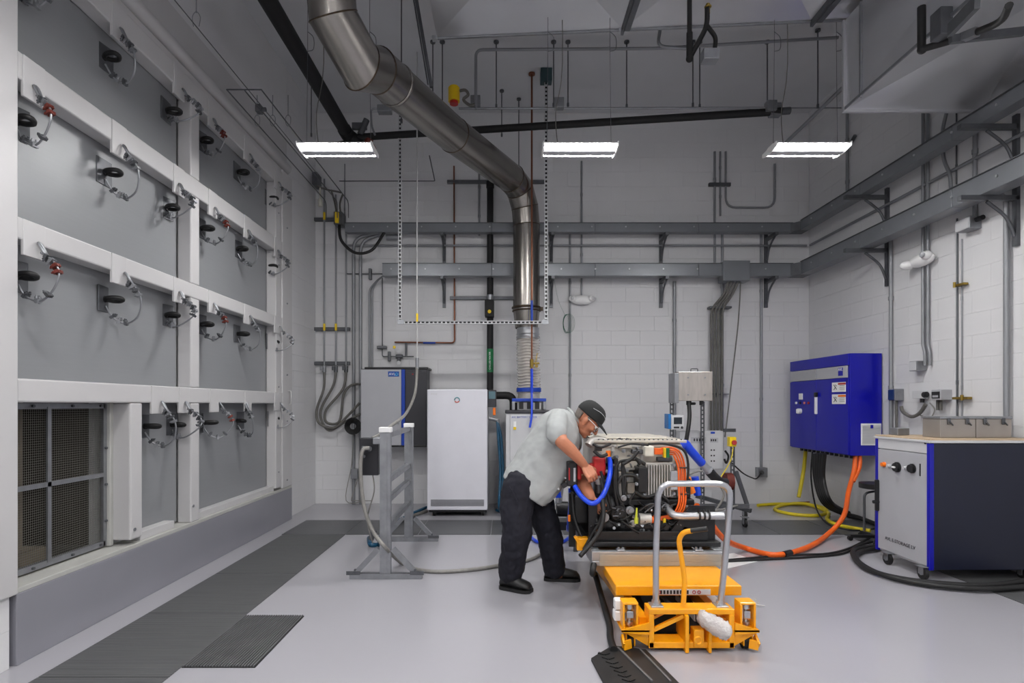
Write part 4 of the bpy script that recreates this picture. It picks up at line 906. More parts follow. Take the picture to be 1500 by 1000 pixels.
y, z = rs(1173, 602); obj('rotary_switch', MB().cyl((XB-0.04, y, z), (XB, y, z), 0.036, 14).cbox(XB-0.06, XB-0.04, y-0.01, y+0.01, z-0.03, z+0.03), whitep, bc)
y, z = rs(1197, 591); obj('handle', MB().cbox(XB-0.03, XB, y-0.014, y+0.014, z-0.13, z+0.13, 0.006), whitep, bc)
obj('handle_top', MB().cbox(XB-0.035, XB, y-0.02, y+0.02, z+0.08, z+0.14, 0.006), blackm, bc)
vg = obj('vent_grille', MB().cbox(4.0, 4.225, YN-0.012, YN, 1.4-60*YN/F, 1.4-28*YN/F, 0.003), whitep, bc)
lv = MB(); z = 1.4-57*YN/F
while z < 1.4-31*YN/F: lv.box(4.01, 4.215, YN-0.018, YN-0.012, z, z+0.007); z += 0.014
obj('louvres', lv, lightc, vg, kind='stuff')
obj('grille_badge', MB().box(4.10, 4.13, YN-0.02, YN-0.017, 1.4-35*YN/F, 1.4-30*YN/F), royal, vg)
gl_ = MB()
for k in range(12): gl_.cyl((XB+0.1, YN+0.1+0.1*k, ZB0-0.04), (XB+0.1, YN+0.1+0.1*k, ZB0), 0.022, 8)
obj('cable_glands', gl_, blackm, bc)
# cables below
bk = MB()
for k in range(5):
    bk.tube([at(1192+4*k, 664, 7.0-0.12*k), at(1194+3*k, 700, 7.0-0.1*k), at(1205+3*k, 735, 6.9-0.1*k), flz(1232+3*k, 757, 0.05), flz(1262, 764, 0.04), flz(1285, 772, 0.03)], 0.024, 8, 5)
single('power_cables', bk, blackr, 'bundle of thick black cables hanging under the blue cabinet to the floor', 'cable')
oc = MB()
oc.tube([at(1253, 668, 6.45), at(1251, 690, 6.4), at(1243, 720, 6.25), at(1236, 755, 6.0), flz(1212, 790, 0.05), flz(1180, 808, 0.035), flz(1135, 818, 0.035), flz(1090, 808, 0.04), at(1062, 790, 4.9), at(1040, 765, 4.7), at(1020, 740, 4.6)], 0.025, 10, 6)
oc.tube([at(1260, 668, 6.45), at(1259, 685, 6.4), at(1250, 705, 6.33)], 0.02, 10, 4)
oo = single('orange_cable', oc, org, 'thick orange cable from the blue cabinet curving over the floor to the engine', 'cable')
for a, b in (((1158, 815.2), (1148, 817)),):
    obj('black_tape', MB().cyl(flz(1158, 814.7, 0.035), flz(1148, 817.4, 0.035), 0.029, 12), blackm, oo)
yh = MB().tube([flz(1110, 742, 0.02), flz(1140, 740, 0.02), flz(1185, 741, 0.02), flz(1210, 748, 0.02), flz(1200, 757, 0.02), flz(1160, 755, 0.02), flz(1135, 748, 0.02), flz(1150, 741, 0.02), flz(1180, 743, 0.05), flz(1212, 752, 0.02), flz(1212, 763, 0.02), flz(1230, 772, 0.02), flz(1275, 780, 0.02)], 0.022, 8, 5)
single('yellow_hose', yh, yelhose, 'yellow hose looped on the floor below the blue cabinet', 'hose')
single('yellow_hose', MB().tube([at(1180, 660, 7.7), at(1177, 690, 7.7), at(1170, 728, 7.6)], 0.025, 8, 4), yelhose, 'yellow hose hanging straight down behind the blue cabinet', 'hose')
rg2 = MB()
for k in range(5): rg2.tube([flz(1150+k*6, 734, 0.03+0.01*k), flz(1165+4*k, 731, 0.05), flz(1192-2*k, 737, 0.03), flz(1170+k, 738.5, 0.03)], 0.008, 5, 2)
single('cable_heap', rg2, mat('rag_brown', (150, 110, 86), 0.7), 'small brownish heap of cords on the floor under the hanging yellow hose', 'cord')
single('black_cable', MB().tube([at(1190, 662, 7.6), at(1188, 700, 7.5), at(1196, 745, 7.0), flz(1215, 770, 0.012), flz(1250, 778, 0.012), flz(1285, 775, 0.012)], 0.010, 6, 4), blackr, 'thin black cable running from behind the blue cabinet to the cart', 'cable')
for i, pts in enumerate(([(1065, 822), (1110, 818), (1170, 814), (1215, 812), (1250, 802), (1280, 785)], [(1060, 824), (1120, 821), (1190, 817), (1235, 812), (1258, 800), (1278, 795)])):
    single('black_cable', MB().tube([flz(a, b, 0.012) for a, b in pts], 0.011, 6, 4), blackr, ('farther', 'nearer')[i]+' of two thin black cables on the floor beside the orange cable', 'cable')
for i, pts in enumerate(([(1290, 804), (1256, 808), (1250, 818), (1270, 838), (1320, 853), (1400, 862), (1460, 862), (1520, 852)], [(1300, 806), (1262, 812), (1256, 826), (1290, 846), (1350, 860), (1430, 868), (1490, 866), (1518, 862)])):
    single('thick_cable', MB().tube([flz(a, b, 0.03) for a, b in pts], 0.022, 8, 5), blackr, ('farther', 'nearer')[i]+' of two thick black cables curving round the grey cart', 'cable')
# ============================================================ GREY CART (right foreground)
XK = 3.36; YA, YZ = 4.50, 5.16; KZ0, KZ1 = 0.085, 1.10
kc = thing('storage_cart', 'grey and navy wheeled storage cart with blue edges and a beige top', 'cart', (3.9, 4.8, 0))
obj('body', MB().cbox(XK+0.02, XR+0.7 if False else 4.235, YA+0.02, YZ-0.02, KZ0, KZ1, 0.004), lightc, kc)
obj('side_panel', MB().cbox(XK+0.035, 4.24, YA, YA+0.02, KZ0, KZ1-0.012, 0.004), navy, kc)
obj('front_door', MB().cbox(XK, XK+0.02, YA+0.03, YZ-0.035, KZ0+0.02, 1.0, 0.004), greyc, kc)
obj('top_rail', MB().cbox(XK, XK+0.02, YA+0.03, YZ-0.035, 1.005, KZ1-0.004, 0.004), lightc, kc)
obj('blue_edge', MB().cbox(XK-0.004, XK+0.034, YA-0.004, YA+0.028, KZ0-0.005, KZ1-0.01, 0.004), royal, kc)
obj('blue_edge', MB().cbox(XK-0.004, XK+0.03, YZ-0.033, YZ, KZ0, KZ1-0.01, 0.004), royal, kc)
obj('top_board', MB().cbox(XK+0.0, 4.24, YA+0.0, YZ+0.01, KZ1+0.012, KZ1+0.024, 0.003), woodm, kc)
obj('top_rim', MB().cbox(XK-0.01, 4.245, YA-0.012, YZ+0.015, KZ1-0.008, KZ1+0.012, 0.004), lightc, kc)
def kp(px, py): p = side(px, py, XK); return p
p = kp(1287, 725); obj('door_handle', MB().cbox(XK-0.03, XK, p.y-0.014, p.y+0.014, p.z-0.14, p.z+0.14, 0.006).cyl((XK-0.05, p.y, p.z-0.06), (XK, p.y, p.z-0.06), 0.015, 10), blackm, kc)
for px, py, r_, m in ((1296, 680, 0.018, orgp), (1304, 682, 0.013, lightc), (1315, 684, 0.036, blackm), (1328, 685, 0.013, lightc), (1337, 686, 0.032, blackm)):
    p = kp(px, py); obj('control_knob', MB().cyl((XK-0.03, p.y, p.z), (XK, p.y, p.z), r_, 14).cyl((XK-0.012, p.y, p.z), (XK, p.y, p.z), r_*1.25, 14), m, kc)
p = kp(1315, 684); obj('knob_pointer', MB().cbox(XK-0.045, XK-0.03, p.y-0.02, p.y+0.02, p.z-0.008, p.z+0.008), whitep, kc)
p = kp(1348, 688); obj('slot', MB().box(XK-0.003, XK, p.y-0.006, p.y+0.006, p.z-0.05, p.z+0.05), blackm, kc)
p = kp(1356, 649); obj('lock', MB().cyl((XK-0.008, p.y, p.z), (XK, p.y, p.z), 0.008, 8), blackm, kc)
p = kp(1318, 795); text('AVL E-STORAGE LV', (XK-0.002, p.y, p.z), 0.043, darkc, (R(90), 0, R(-90)), kc)
for x, y in ((XK-0.022, YA+0.04), (XK-0.022, YZ-0.2), (4.15, YA+0.06), (4.15, YZ-0.1)):
    caster(kc, x, y, 0.05 if x < 4 else 0.038, 0.104 if x < 4 else KZ0)
sh_l = 'galvanised metal case on the cart top, %s of the pair'
for i, x in enumerate((3.55, 3.845)):
    cs = thing('metal_case', sh_l % ('left', 'right')[i], 'case', (x+0.147, 4.74, KZ1+0.024))
    z0 = KZ1+0.0245
    obj('case_body', MB().cbox(x+0.002, x+0.292, 4.64, 4.84, z0, z0+0.155, 0.005), mat('case_metal', (164, 158, 152), 0.4, 0.6), cs)
    obj('case_lid', MB().cbox(x-0.003, x+0.297, 4.635, 4.845, z0+0.156, z0+0.176, 0.004), galv, cs)
    for q in (0.07, 0.22): obj('latch', MB().cbox(x+q-0.014, x+q+0.014, 4.628, 4.64, z0+0.11, z0+0.165).cyl((x+q, 4.622, z0+0.13), (x+q+0.03, 4.63, z0+0.105), 0.006, 6), galvd, cs)
cb_ = at(1308, 632, 5.15)
single('junction_box', MB().cbox(cb_.x-0.05, cb_.x+0.06, 5.02, 5.12, KZ1+0.026, KZ1+0.09), galv, 'small grey box lying on the far edge of the cart top', 'box')
so = thing('stool', 'black padded stool partly hidden behind the grey cart', 'stool', (3.76, 5.75, 0))
obj('seat', MB().cyl((3.76, 5.75, 0.55), (3.76, 5.75, 0.60), 0.16, 20), blackm, so)
obj('stool_frame', MB().cyl((3.76, 5.75, 0.06), (3.76, 5.75, 0.55), 0.02, 10).bend([(3.63, 5.75, 0.12), (3.63, 5.75, 0.5), (3.76, 5.75, 0.52)], 0.012, 0.05), galvd, so)
for k in range(5):
    a = R(72*k+20); obj('leg', MB().beam((3.76, 5.75, 0.06), (3.76+0.24*math.cos(a), 5.75+0.24*math.sin(a), 0.05), 0.035, 0.03).cyl((3.76+0.24*math.cos(a), 5.74+0.24*math.sin(a), 0.025), (3.76+0.24*math.cos(a), 5.77+0.24*math.sin(a), 0.025), 0.024, 10), blackm, so)
# ============================================================ RIGHT WALL FITTINGS
def rpipe(px, y0, y1, r, m, label, x=None, cat='conduit', clampz=()):
    x = XR-r-0.004 if x is None else x
    a = side(px, y0, x); b = side(px, y1, x); mb = MB().cyl(a, b, r, 10)
    for k in (0.3, 0.75):
        z = a.z+(b.z-a.z)*k; mb.cyl((a.x, a.y, z-0.02), (a.x, a.y, z+0.02), r*1.35, 8)
    return single('conduit', mb, m, label, cat)
rpipe(1241, 165, 300, 0.018, conduit, 'conduit down the far end of the right wall beside the branch duct', x=4.22)
rpipe(1305, 350, 640, 0.020, conduit, 'conduit down the right wall just right of the blue cabinet')
for i, px in enumerate((1352, 1359)):
    run('conduit', [side(px, 160, 4.23), side(px, 505, 4.23), side(px+3, 515, 4.23), side(px+3, 535, 4.23)], 0.015, conduit, ('farther', 'nearer')[i]+' of the conduit pair dropping to the small grey box on the right wall', 'conduit', 0.04)
rpipe(1402, 320, 640, 0.008, galvd, 'thin dark pipe with a yellow valve down the right wall', cat='pipe')
rpipe(1409, 350, 640, 0.006, galv, 'thin pale pipe beside the thin dark pipe on the right wall', cat='pipe')
rpipe(1401, 165, 270, 0.007, galvd, 'thin line above the lower raceway on the right wall', cat='pipe')
rpipe(1428, 180, 320, 0.018, conduit, 'conduit from the upper raceway to the box with a black plug')
run('conduit', [side(1388, 160, 4.2), side(1380, 190, 4.2), side(1382, 235, 4.2), side(1392, 255, 4.2), side(1393, 275, 4.2)], 0.016, conduit, 'bent conduit between the raceways on the right wall', 'conduit', 0.08)
run('conduit', [side(1440, 287, 4.1), side(1474, 284, 4.22), side(1474, 640, 4.22)], 0.021, conduit, 'thick conduit curving from the lower raceway down the right wall', 'conduit', 0.15)
run('conduit', [(4.22, 6.9, 3.98), (4.22, 3.0, 3.98)], 0.014, conduit, 'straight conduit above the upper raceway on the right wall')
def wbox(px, py, w_, h_, d_, m, label, extra=None):
    p = side(px, py, XR); t = thing('wall_box', label, 'box', (XR-d_/2, p.y, p.z-h_/2))
    obj('box', MB().cbox(XR-d_-0.003, XR-0.003, p.y-w_/2, p.y+w_/2, p.z-h_/2, p.z+h_/2, 0.005), m, t)
    return t, p
t, p = wbox(1428, 329, 0.16, 0.11, 0.11, galv, 'grey box with a black plug under the lower raceway on the right wall')
obj('cover_plate', MB().cbox(XR-0.12, XR-0.112, p.y-0.075, p.y+0.075, p.z-0.05, p.z+0.05), lightc, t)
obj('plug', MB().cyl((XR-0.05, p.y-0.08, p.z+0.02), (XR-0.05, p.y-0.15, p.z+0.02), 0.022, 10), blackm, t)
t, p = wbox(1352, 536, 0.11, 0.10, 0.10, galv, 'small grey box at the lower end of the conduit pair on the right wall')
obj('cover_plate', MB().cbox(XR-0.11, XR-0.104, p.y-0.05, p.y+0.05, p.z-0.045, p.z+0.045), lightc, t)
t, p = wbox(1320, 578, 0.10, 0.125, 0.10, galv, 'grey box with a blue side on the right wall above the cart')
obj('blue_cover', MB().cbox(XR-0.115, XR-0.103, p.y-0.045, p.y+0.045, p.z-0.055, p.z+0.055), mat('cover_blue', (24, 50, 100), 0.4), t)
obj('tubes', MB().bend([(XR-0.05, p.y, p.z-0.05), (XR-0.05, p.y, 1.03)], 0.014), greyd, t)
t, p = wbox(1355, 578, 0.11, 0.08, 0.09, lightc, 'pale grey box with a black connector on the right wall')
obj('connector', MB().cyl((XR-0.05, p.y-0.05, p.z), (XR-0.05, p.y-0.09, p.z), 0.03, 10).cyl((XR-0.05, p.y-0.03, p.z-0.03), (XR-0.05, p.y-0.03, p.z-0.08), 0.02, 8), blackm, t)
q = side(1320, 595, XR-0.06); q2 = side(1356, 592, XR-0.06)
single('flex_conduit', MB().tube([q, side(1323, 603, XR-0.06), side(1335, 610, XR-0.07), side(1347, 605, XR-0.06), q2], 0.018, 8, 4), greyd, 'grey flexible conduit sagging between two boxes on the right wall', 'conduit')
single('thin_cable', MB().tube([side(1362, 590, XR-0.03), side(1369, 600, XR-0.03), side(1362, 612, XR-0.03), side(1348, 608, XR-0.03)], 0.006, 6, 4), greyhose, 'thin pale cable looped under the pale grey wall box', 'cable')
t, p = wbox(1388, 578, 0.12, 0.10, 0.11, greyc, 'grey control box with a small dark window on the right wall')
obj('window', MB().box(XR-0.118, XR-0.112, p.y-0.05, p.y+0.05, p.z-0.035, p.z+0.03), blackm, t)
obj('display', MB().box(XR-0.121, XR-0.118, p.y-0.035, p.y+0.035, p.z-0.025, p.z-0.005), greyc, t)
obj('glands', MB().cyl((XR-0.05, p.y+0.06, p.z-0.05), (XR-0.05, p.y+0.06, p.z-0.15), 0.013, 8).cyl((XR-0.05, p.y+0.02, p.z-0.05), (XR-0.05, p.y+0.02, p.z-0.15), 0.013, 8), greyd, t)
p = side(1408, 583, XR-0.05); single('valve', MB().cbox(XR-0.06, XR-0.01, p.y-0.08, p.y+0.1, p.z-0.012, p.z+0.012).cyl((XR-0.06, p.y-0.02, p.z-0.02), (XR-0.06, p.y-0.02, p.z+0.03), 0.014, 8), brass, 'small brass clamp on the thin pipes beside the control box', 'valve')
p = side(1405, 417, XR-0.05); single('valve', MB().cbox(XR-0.06, XR-0.01, p.y-0.06, p.y+0.05, p.z-0.01, p.z+0.012).cyl((XR-0.07, p.y+0.03, p.z-0.02), (XR-0.07, p.y+0.03, p.z+0.03), 0.012, 8), brass, 'small yellow pipe clamp high on the thin pipe of the right wall', 'valve')
p = side(1350, 381, XR-0.07)
et = thing('emergency_light', 'white oval emergency light on the right wall below the raceways', 'light', p)
M_ = Matrix.Rotation(R(0), 3, 'Z')
obj('body', MB().ell(p, 0.06, 0.17, 0.065, None, 20, 10), whitep, et)
obj('lamp_head', MB().ell(p+V((-0.05, 0.14, -0.02)), 0.07, 0.05, 0.045), whitep, et)
obj('lamp_head', MB().ell(p+V((-0.04, -0.12, 0.02)), 0.05, 0.05, 0.045), whitep, et)
obj('lens', MB().ell(p+V((-0.09, -0.13, 0.02)), 0.02, 0.03, 0.028), greyc, et)
single('strut_rail', MB().beam(side(1245, 212, 4.2), side(1253, 198, 4.2), 0.03, 0.03), galvd, 'short strut clip on the right wall conduit under the branch duct', 'strut')
# ============================================================ STEEL BOX STAND (behind the engine, right)
YS_ = 6.75
def S(px, py, Y=YS_): return at(px, py, Y)
ts = thing('control_stand', 'wheeled strut stand carrying a brushed steel box, white panel and yellow emergency switch', 'stand', (2.3, 6.6, 0))
def strut(a, b, w_=0.042, m=galvd, nm='upright'):
    return obj(nm, slotted(MB(), a, b, w_, 0.03, (1, 0, 0)) , m, ts)
strut(S(1029, 740), S(1029, 588)); strut(S(984, 650), S(984, 548)); strut(S(1073, 745, 6.6), S(1073, 650, 6.6), 0.045)
obj('brace', MB().beam(S(1078, 690, 6.6), S(1094, 738, 6.6), 0.04, 0.04), galvd, ts)
obj('top_arm', MB().beam(S(1061, 630), S(1076, 630, 6.6), 0.04, 0.04), galvd, ts)
obj('base_rail', MB().beam(S(1020, 726, 6.9), S(1100, 748, 6.45), 0.045, 0.045).beam(S(985, 741, 6.5), S(1097, 741, 6.4), 0.045, 0.045), galvd, ts)
bxp = (X_(987, 6.5), X_(1040, 6.5))
obj('steel_box', MB().cbox(X_(994, 6.5), X_(1044, 6.5), 6.5, 6.72, Z_(587, 6.5), Z_(544, 6.5), 0.006), mat('brushed_box', (184, 178, 172), 0.3, 0.85, var=0.08, stretch=(8, 1, 1)), ts)
obj('box_lid', MB().cbox(X_(988, 6.5), X_(994, 6.5), 6.49, 6.74, Z_(590, 6.5), Z_(546, 6.5), 0.004), galv, ts)
obj('box_handle', MB().bend([S(1012, 544, 6.6), S(1012, 540, 6.6), S(1022, 540, 6.6), S(1022, 544, 6.6)], 0.006, 0.01), galvd, ts)
for px, py in ((1008, 553), (1033, 553), (1008, 578), (1033, 578)): obj('box_stud', MB().cyl(S(px, py, 6.5), S(px, py, 6.485), 0.01, 8), galv, ts)
obj('box_fittings', MB().cyl(S(1009, 587, 6.55), S(1009, 593, 6.55), 0.03, 10).cyl(S(1012, 591, 6.55), S(1018, 591, 6.5), 0.015, 8).cyl(S(1027, 587, 6.55), S(1027, 593, 6.55), 0.02, 10), blackm, ts)
obj('power_hose', MB().tube([S(1009, 590, 6.55), S(1010, 610, 6.5), S(1007, 635, 6.4), S(1003, 655, 6.2)], 0.024, 8, 4), blackr, ts)
obj('meter_body', MB().cbox(X_(983, 6.45), X_(1002, 6.45), 6.45, 6.58, Z_(629, 6.45), Z_(608, 6.45), 0.006), lightc, ts)
obj('meter_side', MB().cbox(X_(979, 6.44), X_(983, 6.44), 6.44, 6.6, Z_(628, 6.44), Z_(606, 6.44), 0.004), mat('meter_blue', (20, 110, 180), 0.4), ts)
obj('meter_screen', MB().box(X_(987, 6.45), X_(999, 6.45), 6.446, 6.451, Z_(621, 6.45), Z_(611, 6.45)), screenm, ts)
obj('meter_buttons', MB().box(X_(987, 6.45), X_(995, 6.45), 6.446, 6.451, Z_(627, 6.45), Z_(624.5, 6.45)).cyl(S(999, 626, 6.45), S(999, 626, 6.44), 0.015, 10), blackm, ts)
wp = obj('white_panel', MB().cbox(X_(996, 6.8), X_(1060, 6.8), 6.8, 6.95, Z_(687, 6.8), Z_(631, 6.8), 0.006), lightc, ts)
pm = MB()
for k in range(4): pm.box(X_(1016+k*4, 6.8), X_(1018+k*4, 6.8), 6.796, 6.801, Z_(646, 6.8), Z_(642, 6.8))
for k in range(3): pm.box(X_(1041+k*3, 6.8), X_(1043+k*3, 6.8), 6.796, 6.801, Z_(646, 6.8), Z_(643, 6.8))
for a in range(2):
    for b in range(3): pm.box(X_(1041+a*4, 6.8), X_(1043+a*4, 6.8), 6.796, 6.801, Z_(660+8*b, 6.8), Z_(658+8*b, 6.8))
obj('panel_marks', pm, blackm, wp)
obj('panel_stripes', MB().box(X_(1012, 6.8), X_(1034, 6.8), 6.797, 6.801, Z_(649, 6.8), Z_(640, 6.8)).box(X_(1040, 6.8), X_(1052, 6.8), 6.797, 6.801, Z_(648, 6.8), Z_(641, 6.8)), greyc, wp)
obj('panel_badge', MB().box(X_(1041, 6.8), X_(1047, 6.8), 6.795, 6.801, Z_(635, 6.8), Z_(632, 6.8)), blueb, wp)
es = obj('switch_box', MB().cbox(X_(1069, 6.5), X_(1079, 6.5), 6.5, 6.58, Z_(654, 6.5), Z_(640, 6.5), 0.006), mat('switch_yellow', (236, 206, 10), 0.4), ts)
obj('stop_button', MB().cyl(S(1075, 648, 6.5), S(1076, 648, 6.46), 0.027, 14), redm, es)
for px, Y in ((1091, 6.45), (1091, 6.95), (1000, 6.5)):
    caster(ts, X_(px, Y), Y, 0.05, 0.12)
obj('ground_wire', MB().tube([S(1074, 655, 6.5), S(1070, 675, 6.4), S(1055, 700, 6.2)], 0.006, 6, 4), yelhose, ts)
obj('cable_loop', MB().tube([S(1062, 660, 6.7), S(1067, 668, 6.7), S(1064, 678, 6.7), S(1061, 672, 6.7)], 0.012, 6, 4), blackr, ts)
obj('motor', MB().cyl(S(1062, 705, 6.5), S(1072, 705, 6.5), 0.1, 16), rustm, ts)
obj('thin_cables', MB().tube([S(1000, 700, 6.4), S(1030, 690, 6.4), S(1060, 720, 6.4), S(1050, 745, 6.4)], 0.012, 6, 4).tube([S(1010, 730, 6.4), S(1040, 748, 6.3), S(1080, 740, 6.4)], 0.012, 6, 4), greyhose, ts)
# ============================================================ YELLOW LIFT TABLE
lt = thing('lift_table', 'yellow hydraulic lift table with chrome push handle carrying the engine', 'lift table', (1.03, 3.9, 0))
YL = 3.24
def T_(px, py, Y=YL): return at(px, py, Y)
obj('platform', MB().cbox(0.66, 1.42, 3.42, 5.0, 0.245, 0.305, 0.006), yel, lt)
obj('base_rail', MB().beam((0.79, 3.26, 0.13), (0.72, 4.9, 0.13), 0.05, 0.09), yel, lt)
obj('base_rail', MB().beam((1.25, 3.26, 0.13), (1.27, 4.9, 0.13), 0.05, 0.09), yel, lt)
obj('scissor_arm', MB().beam((0.86, 3.35, 0.08), (0.86, 4.7, 0.22), 0.03, 0.05).beam((1.18, 3.35, 0.08), (1.18, 4.7, 0.22), 0.03, 0.05), mat('arm_dark', (40, 36, 34), 0.5), lt)
obj('tray', MB().box(0.82, 1.22, 3.34, 4.8, 0.05, 0.06), blackp, lt)
obj('hydraulic_rod', MB().cyl((1.0, 3.3, 0.19), (0.92, 4.3, 0.20), 0.012, 8), galvd, lt)
fr = MB()
x0, x1 = T_(948, 0).x, T_(1072, 0).x
z0, z1 = 0.0+0.022, 0.243
fr.cbox(x0, x1, YL-0.04, YL+0.07, z1-0.03, z1, 0.004).cbox(x0, x0+0.03, YL-0.04, YL+0.07, z0, z1-0.03, 0.003).cbox(x1-0.03, x1, YL-0.04, YL+0.07, z0, z1-0.03, 0.003)
fr.cbox(x0+0.0, x1, YL-0.04, YL+0.08, z0, z0+0.035, 0.004)
xm = T_(1002, 0).x; xn = T_(1035, 0).x
obj('front_frame', fr, yel, lt)
obj('frame_web', MB().cbox(xm-0.01, xm+0.01, YL-0.06, YL+0.12, 0.004, z1-0.03, 0.002), yel, lt)
obj('frame_web', MB().cbox(xn-0.008, xn+0.008, YL-0.06, YL+0.1, 0.004, 0.16, 0.002), yel, lt)
obj('brace', MB().beam((x0+0.03, YL-0.02, 0.12), (xm-0.01, YL-0.02, 0.20), 0.02, 0.022), yel, lt)
obj('brace', MB().beam((x0+0.02, YL+0.03, 0.16), (x0+0.12, YL+0.03, 0.21), 0.02, 0.016), yel, lt)
obj('lower_block', MB().cbox(xm+0.04, xn-0.03, YL-0.05, YL+0.02, 0.03, 0.13, 0.006).torus(((xm+xn)/2, YL-0.05, 0.07), 0.02, 0.007, V((0,1,0)), 14, 6), yel, lt)
for s, xe, xi in ((-1, T_(908, 0).x, x0), (1, T_(1107, 0).x, x1)):
    obj('outrigger', MB().prism([(xi, YL-0.05, 0.10), (xe, YL-0.05, 0.115), (xe, YL-0.05, 0.128), (xi, YL-0.05, 0.17)], (0, 0.012, 0))
        .prism([(xi, YL-0.05, 0.128), (xe-s*0.0, YL-0.05, 0.128), (xe, YL+0.09, 0.128), (xi, YL+0.12, 0.128)], (0, 0, -0.01)).prism([(xi, YL-0.03, 0.11), (xi+s*0.14, YL-0.03, 0.11), (xi, YL-0.03, 0.03)], (0, 0.01, 0)), yel, lt)
    xc = xe-s*0.055
    # foot bracket: arched plate with window
    obj('foot_bracket', MB().cbox(xc-0.045, xc-0.032, YL-0.03, YL+0.06, 0.128, 0.265, 0.004).cbox(xc+0.032, xc+0.045, YL-0.03, YL+0.06, 0.128, 0.265, 0.004).cbox(xc-0.045, xc+0.045, YL-0.03, YL+0.06, 0.262, 0.276, 0.005), yel, lt)
    obj('jack_screw', MB().cyl((xc, YL+0.01, 0.13), (xc, YL+0.01, 0.26), 0.013, 10).cyl((xc, YL+0.01, 0.235), (xc, YL+0.01, 0.262), 0.026, 12).cyl((xc, YL+0.01, 0.14), (xc, YL+0.01, 0.16), 0.024, 12).cbox(xc-0.02, xc+0.02, YL-0.02, YL, 0.18, 0.225), chrome, lt)
    cs_ = obj('caster', MB().cyl((xc-0.018, YL+0.02, 0.042), (xc+0.018, YL+0.02, 0.042), 0.042, 18), blackr, lt)
    obj('caster_fork', MB().cbox(xc-0.028, xc-0.02, YL-0.03, YL+0.05, 0.03, 0.115).cbox(xc+0.02, xc+0.028, YL-0.03, YL+0.05, 0.03, 0.115).cbox(xc-0.03, xc+0.03, YL-0.03, YL+0.06, 0.095, 0.118), yel, lt)
    obj('foot_lever', MB().beam((xc-s*0.0, YL-0.04, 0.05), (xe-s*0.01, YL-0.06, 0.045), 0.012, 0.05).beam((xe-s*0.01, YL-0.06, 0.045), (xe-s*0.01, YL-0.01, 0.08), 0.012, 0.04), yel, lt)
    obj('rear_caster', MB().cyl((xc-s*0.08-0.018, 4.75, 0.05), (xc-s*0.08+0.018, 4.75, 0.05), 0.05, 18), blackr, lt)
hx0, hx1 = T_(962, 0).x, T_(1057, 0).x
obj('push_handle', MB().bend([(hx0, YL+0.02, 0.24), (hx0-0.006, YL-0.01, 0.60), (hx0-0.005, YL-0.06, 0.955), (hx1+0.03, YL-0.06, 0.955), (hx1+0.025, YL-0.01, 0.60), (hx1, YL+0.02, 0.24)], 0.018, 0.085, 14), chrome, lt)
for x in (hx0, hx1): obj('handle_socket', MB().cbox(x-0.035, x+0.035, YL-0.02, YL+0.06, 0.242, 0.252, 0.003).cyl((x, YL+0.02, 0.25), (x, YL+0.02, 0.275), 0.024, 12).cyl((x-0.02, YL-0.0, 0.25), (x-0.02, YL, 0.262), 0.007, 6).cyl((x+0.024, YL+0.04, 0.25), (x+0.024, YL+0.04, 0.262), 0.007, 6), alu, lt)
lv = obj('lever', MB().bend([T_(1001, 884), T_(1003, 850), T_(998, 815), T_(994, 790), T_(1001, 779, 3.22), T_(1014, 777, 3.2)], 0.015, 0.04, 10), yel, lt)
obj('lever_grip', MB().cyl(T_(1012, 777, 3.2), T_(1036, 774, 3.16), 0.014, 10), blackm, lv)
lb = obj('warning_strip', MB().box(0.91, 1.23, 3.415, 3.4205, 0.253, 0.285), lightc, lt)
sg = MB()
for k in range(9): sg.box(0.925+k*0.02, 0.937+k*0.02, 3.4125, 3.4155, 0.258, 0.28)
obj('strip_print', sg, blackm, lb)
obj('strip_symbol', MB().torus((0.917, 3.4135, 0.269), 0.009, 0.0025, V((0,1,0)), 14, 5).torus((1.13, 3.4135, 0.269), 0.009, 0.0025, V((0,1,0)), 14, 5).torus((1.16, 3.4135, 0.269), 0.009, 0.0025, V((0,1,0)), 14, 5), redm, lb)
# bubble wrapped part
bwv = MB(); 
axis = [T_(1022, 900, 3.2), T_(1034, 908, 3.17), T_(1050, 917, 3.13), T_(1062, 923, 3.1), T_(1071, 925, 3.08)]
rings = []
for i, (p, r_) in enumerate(zip(spline(axis, [1]*5, 3)[0], [0.03, 0.045, 0.055, 0.06, 0.058, 0.062, 0.065, 0.07, 0.068, 0.072, 0.07, 0.066, 0.07, 0.062, 0.05, 0.035, 0.012])):
    rings.append([p+V((0.25, 0, 0.9)).normalized()*(r_*0.72*math.cos(2*math.pi*k/20)*(1+0.13*math.sin(k*3.1+i*1.7)))+V((0, 1, 0))*(r_*0.8*math.sin(2*math.pi*k/20)*(1+0.09*math.sin(k*2.3+i)))+V((0.0, 0, 0)) for k in range(20)])
obj('wrapped_motor', bwv.loft(rings), wrapm, lt, 'motor wrapped in clear bubble wrap')
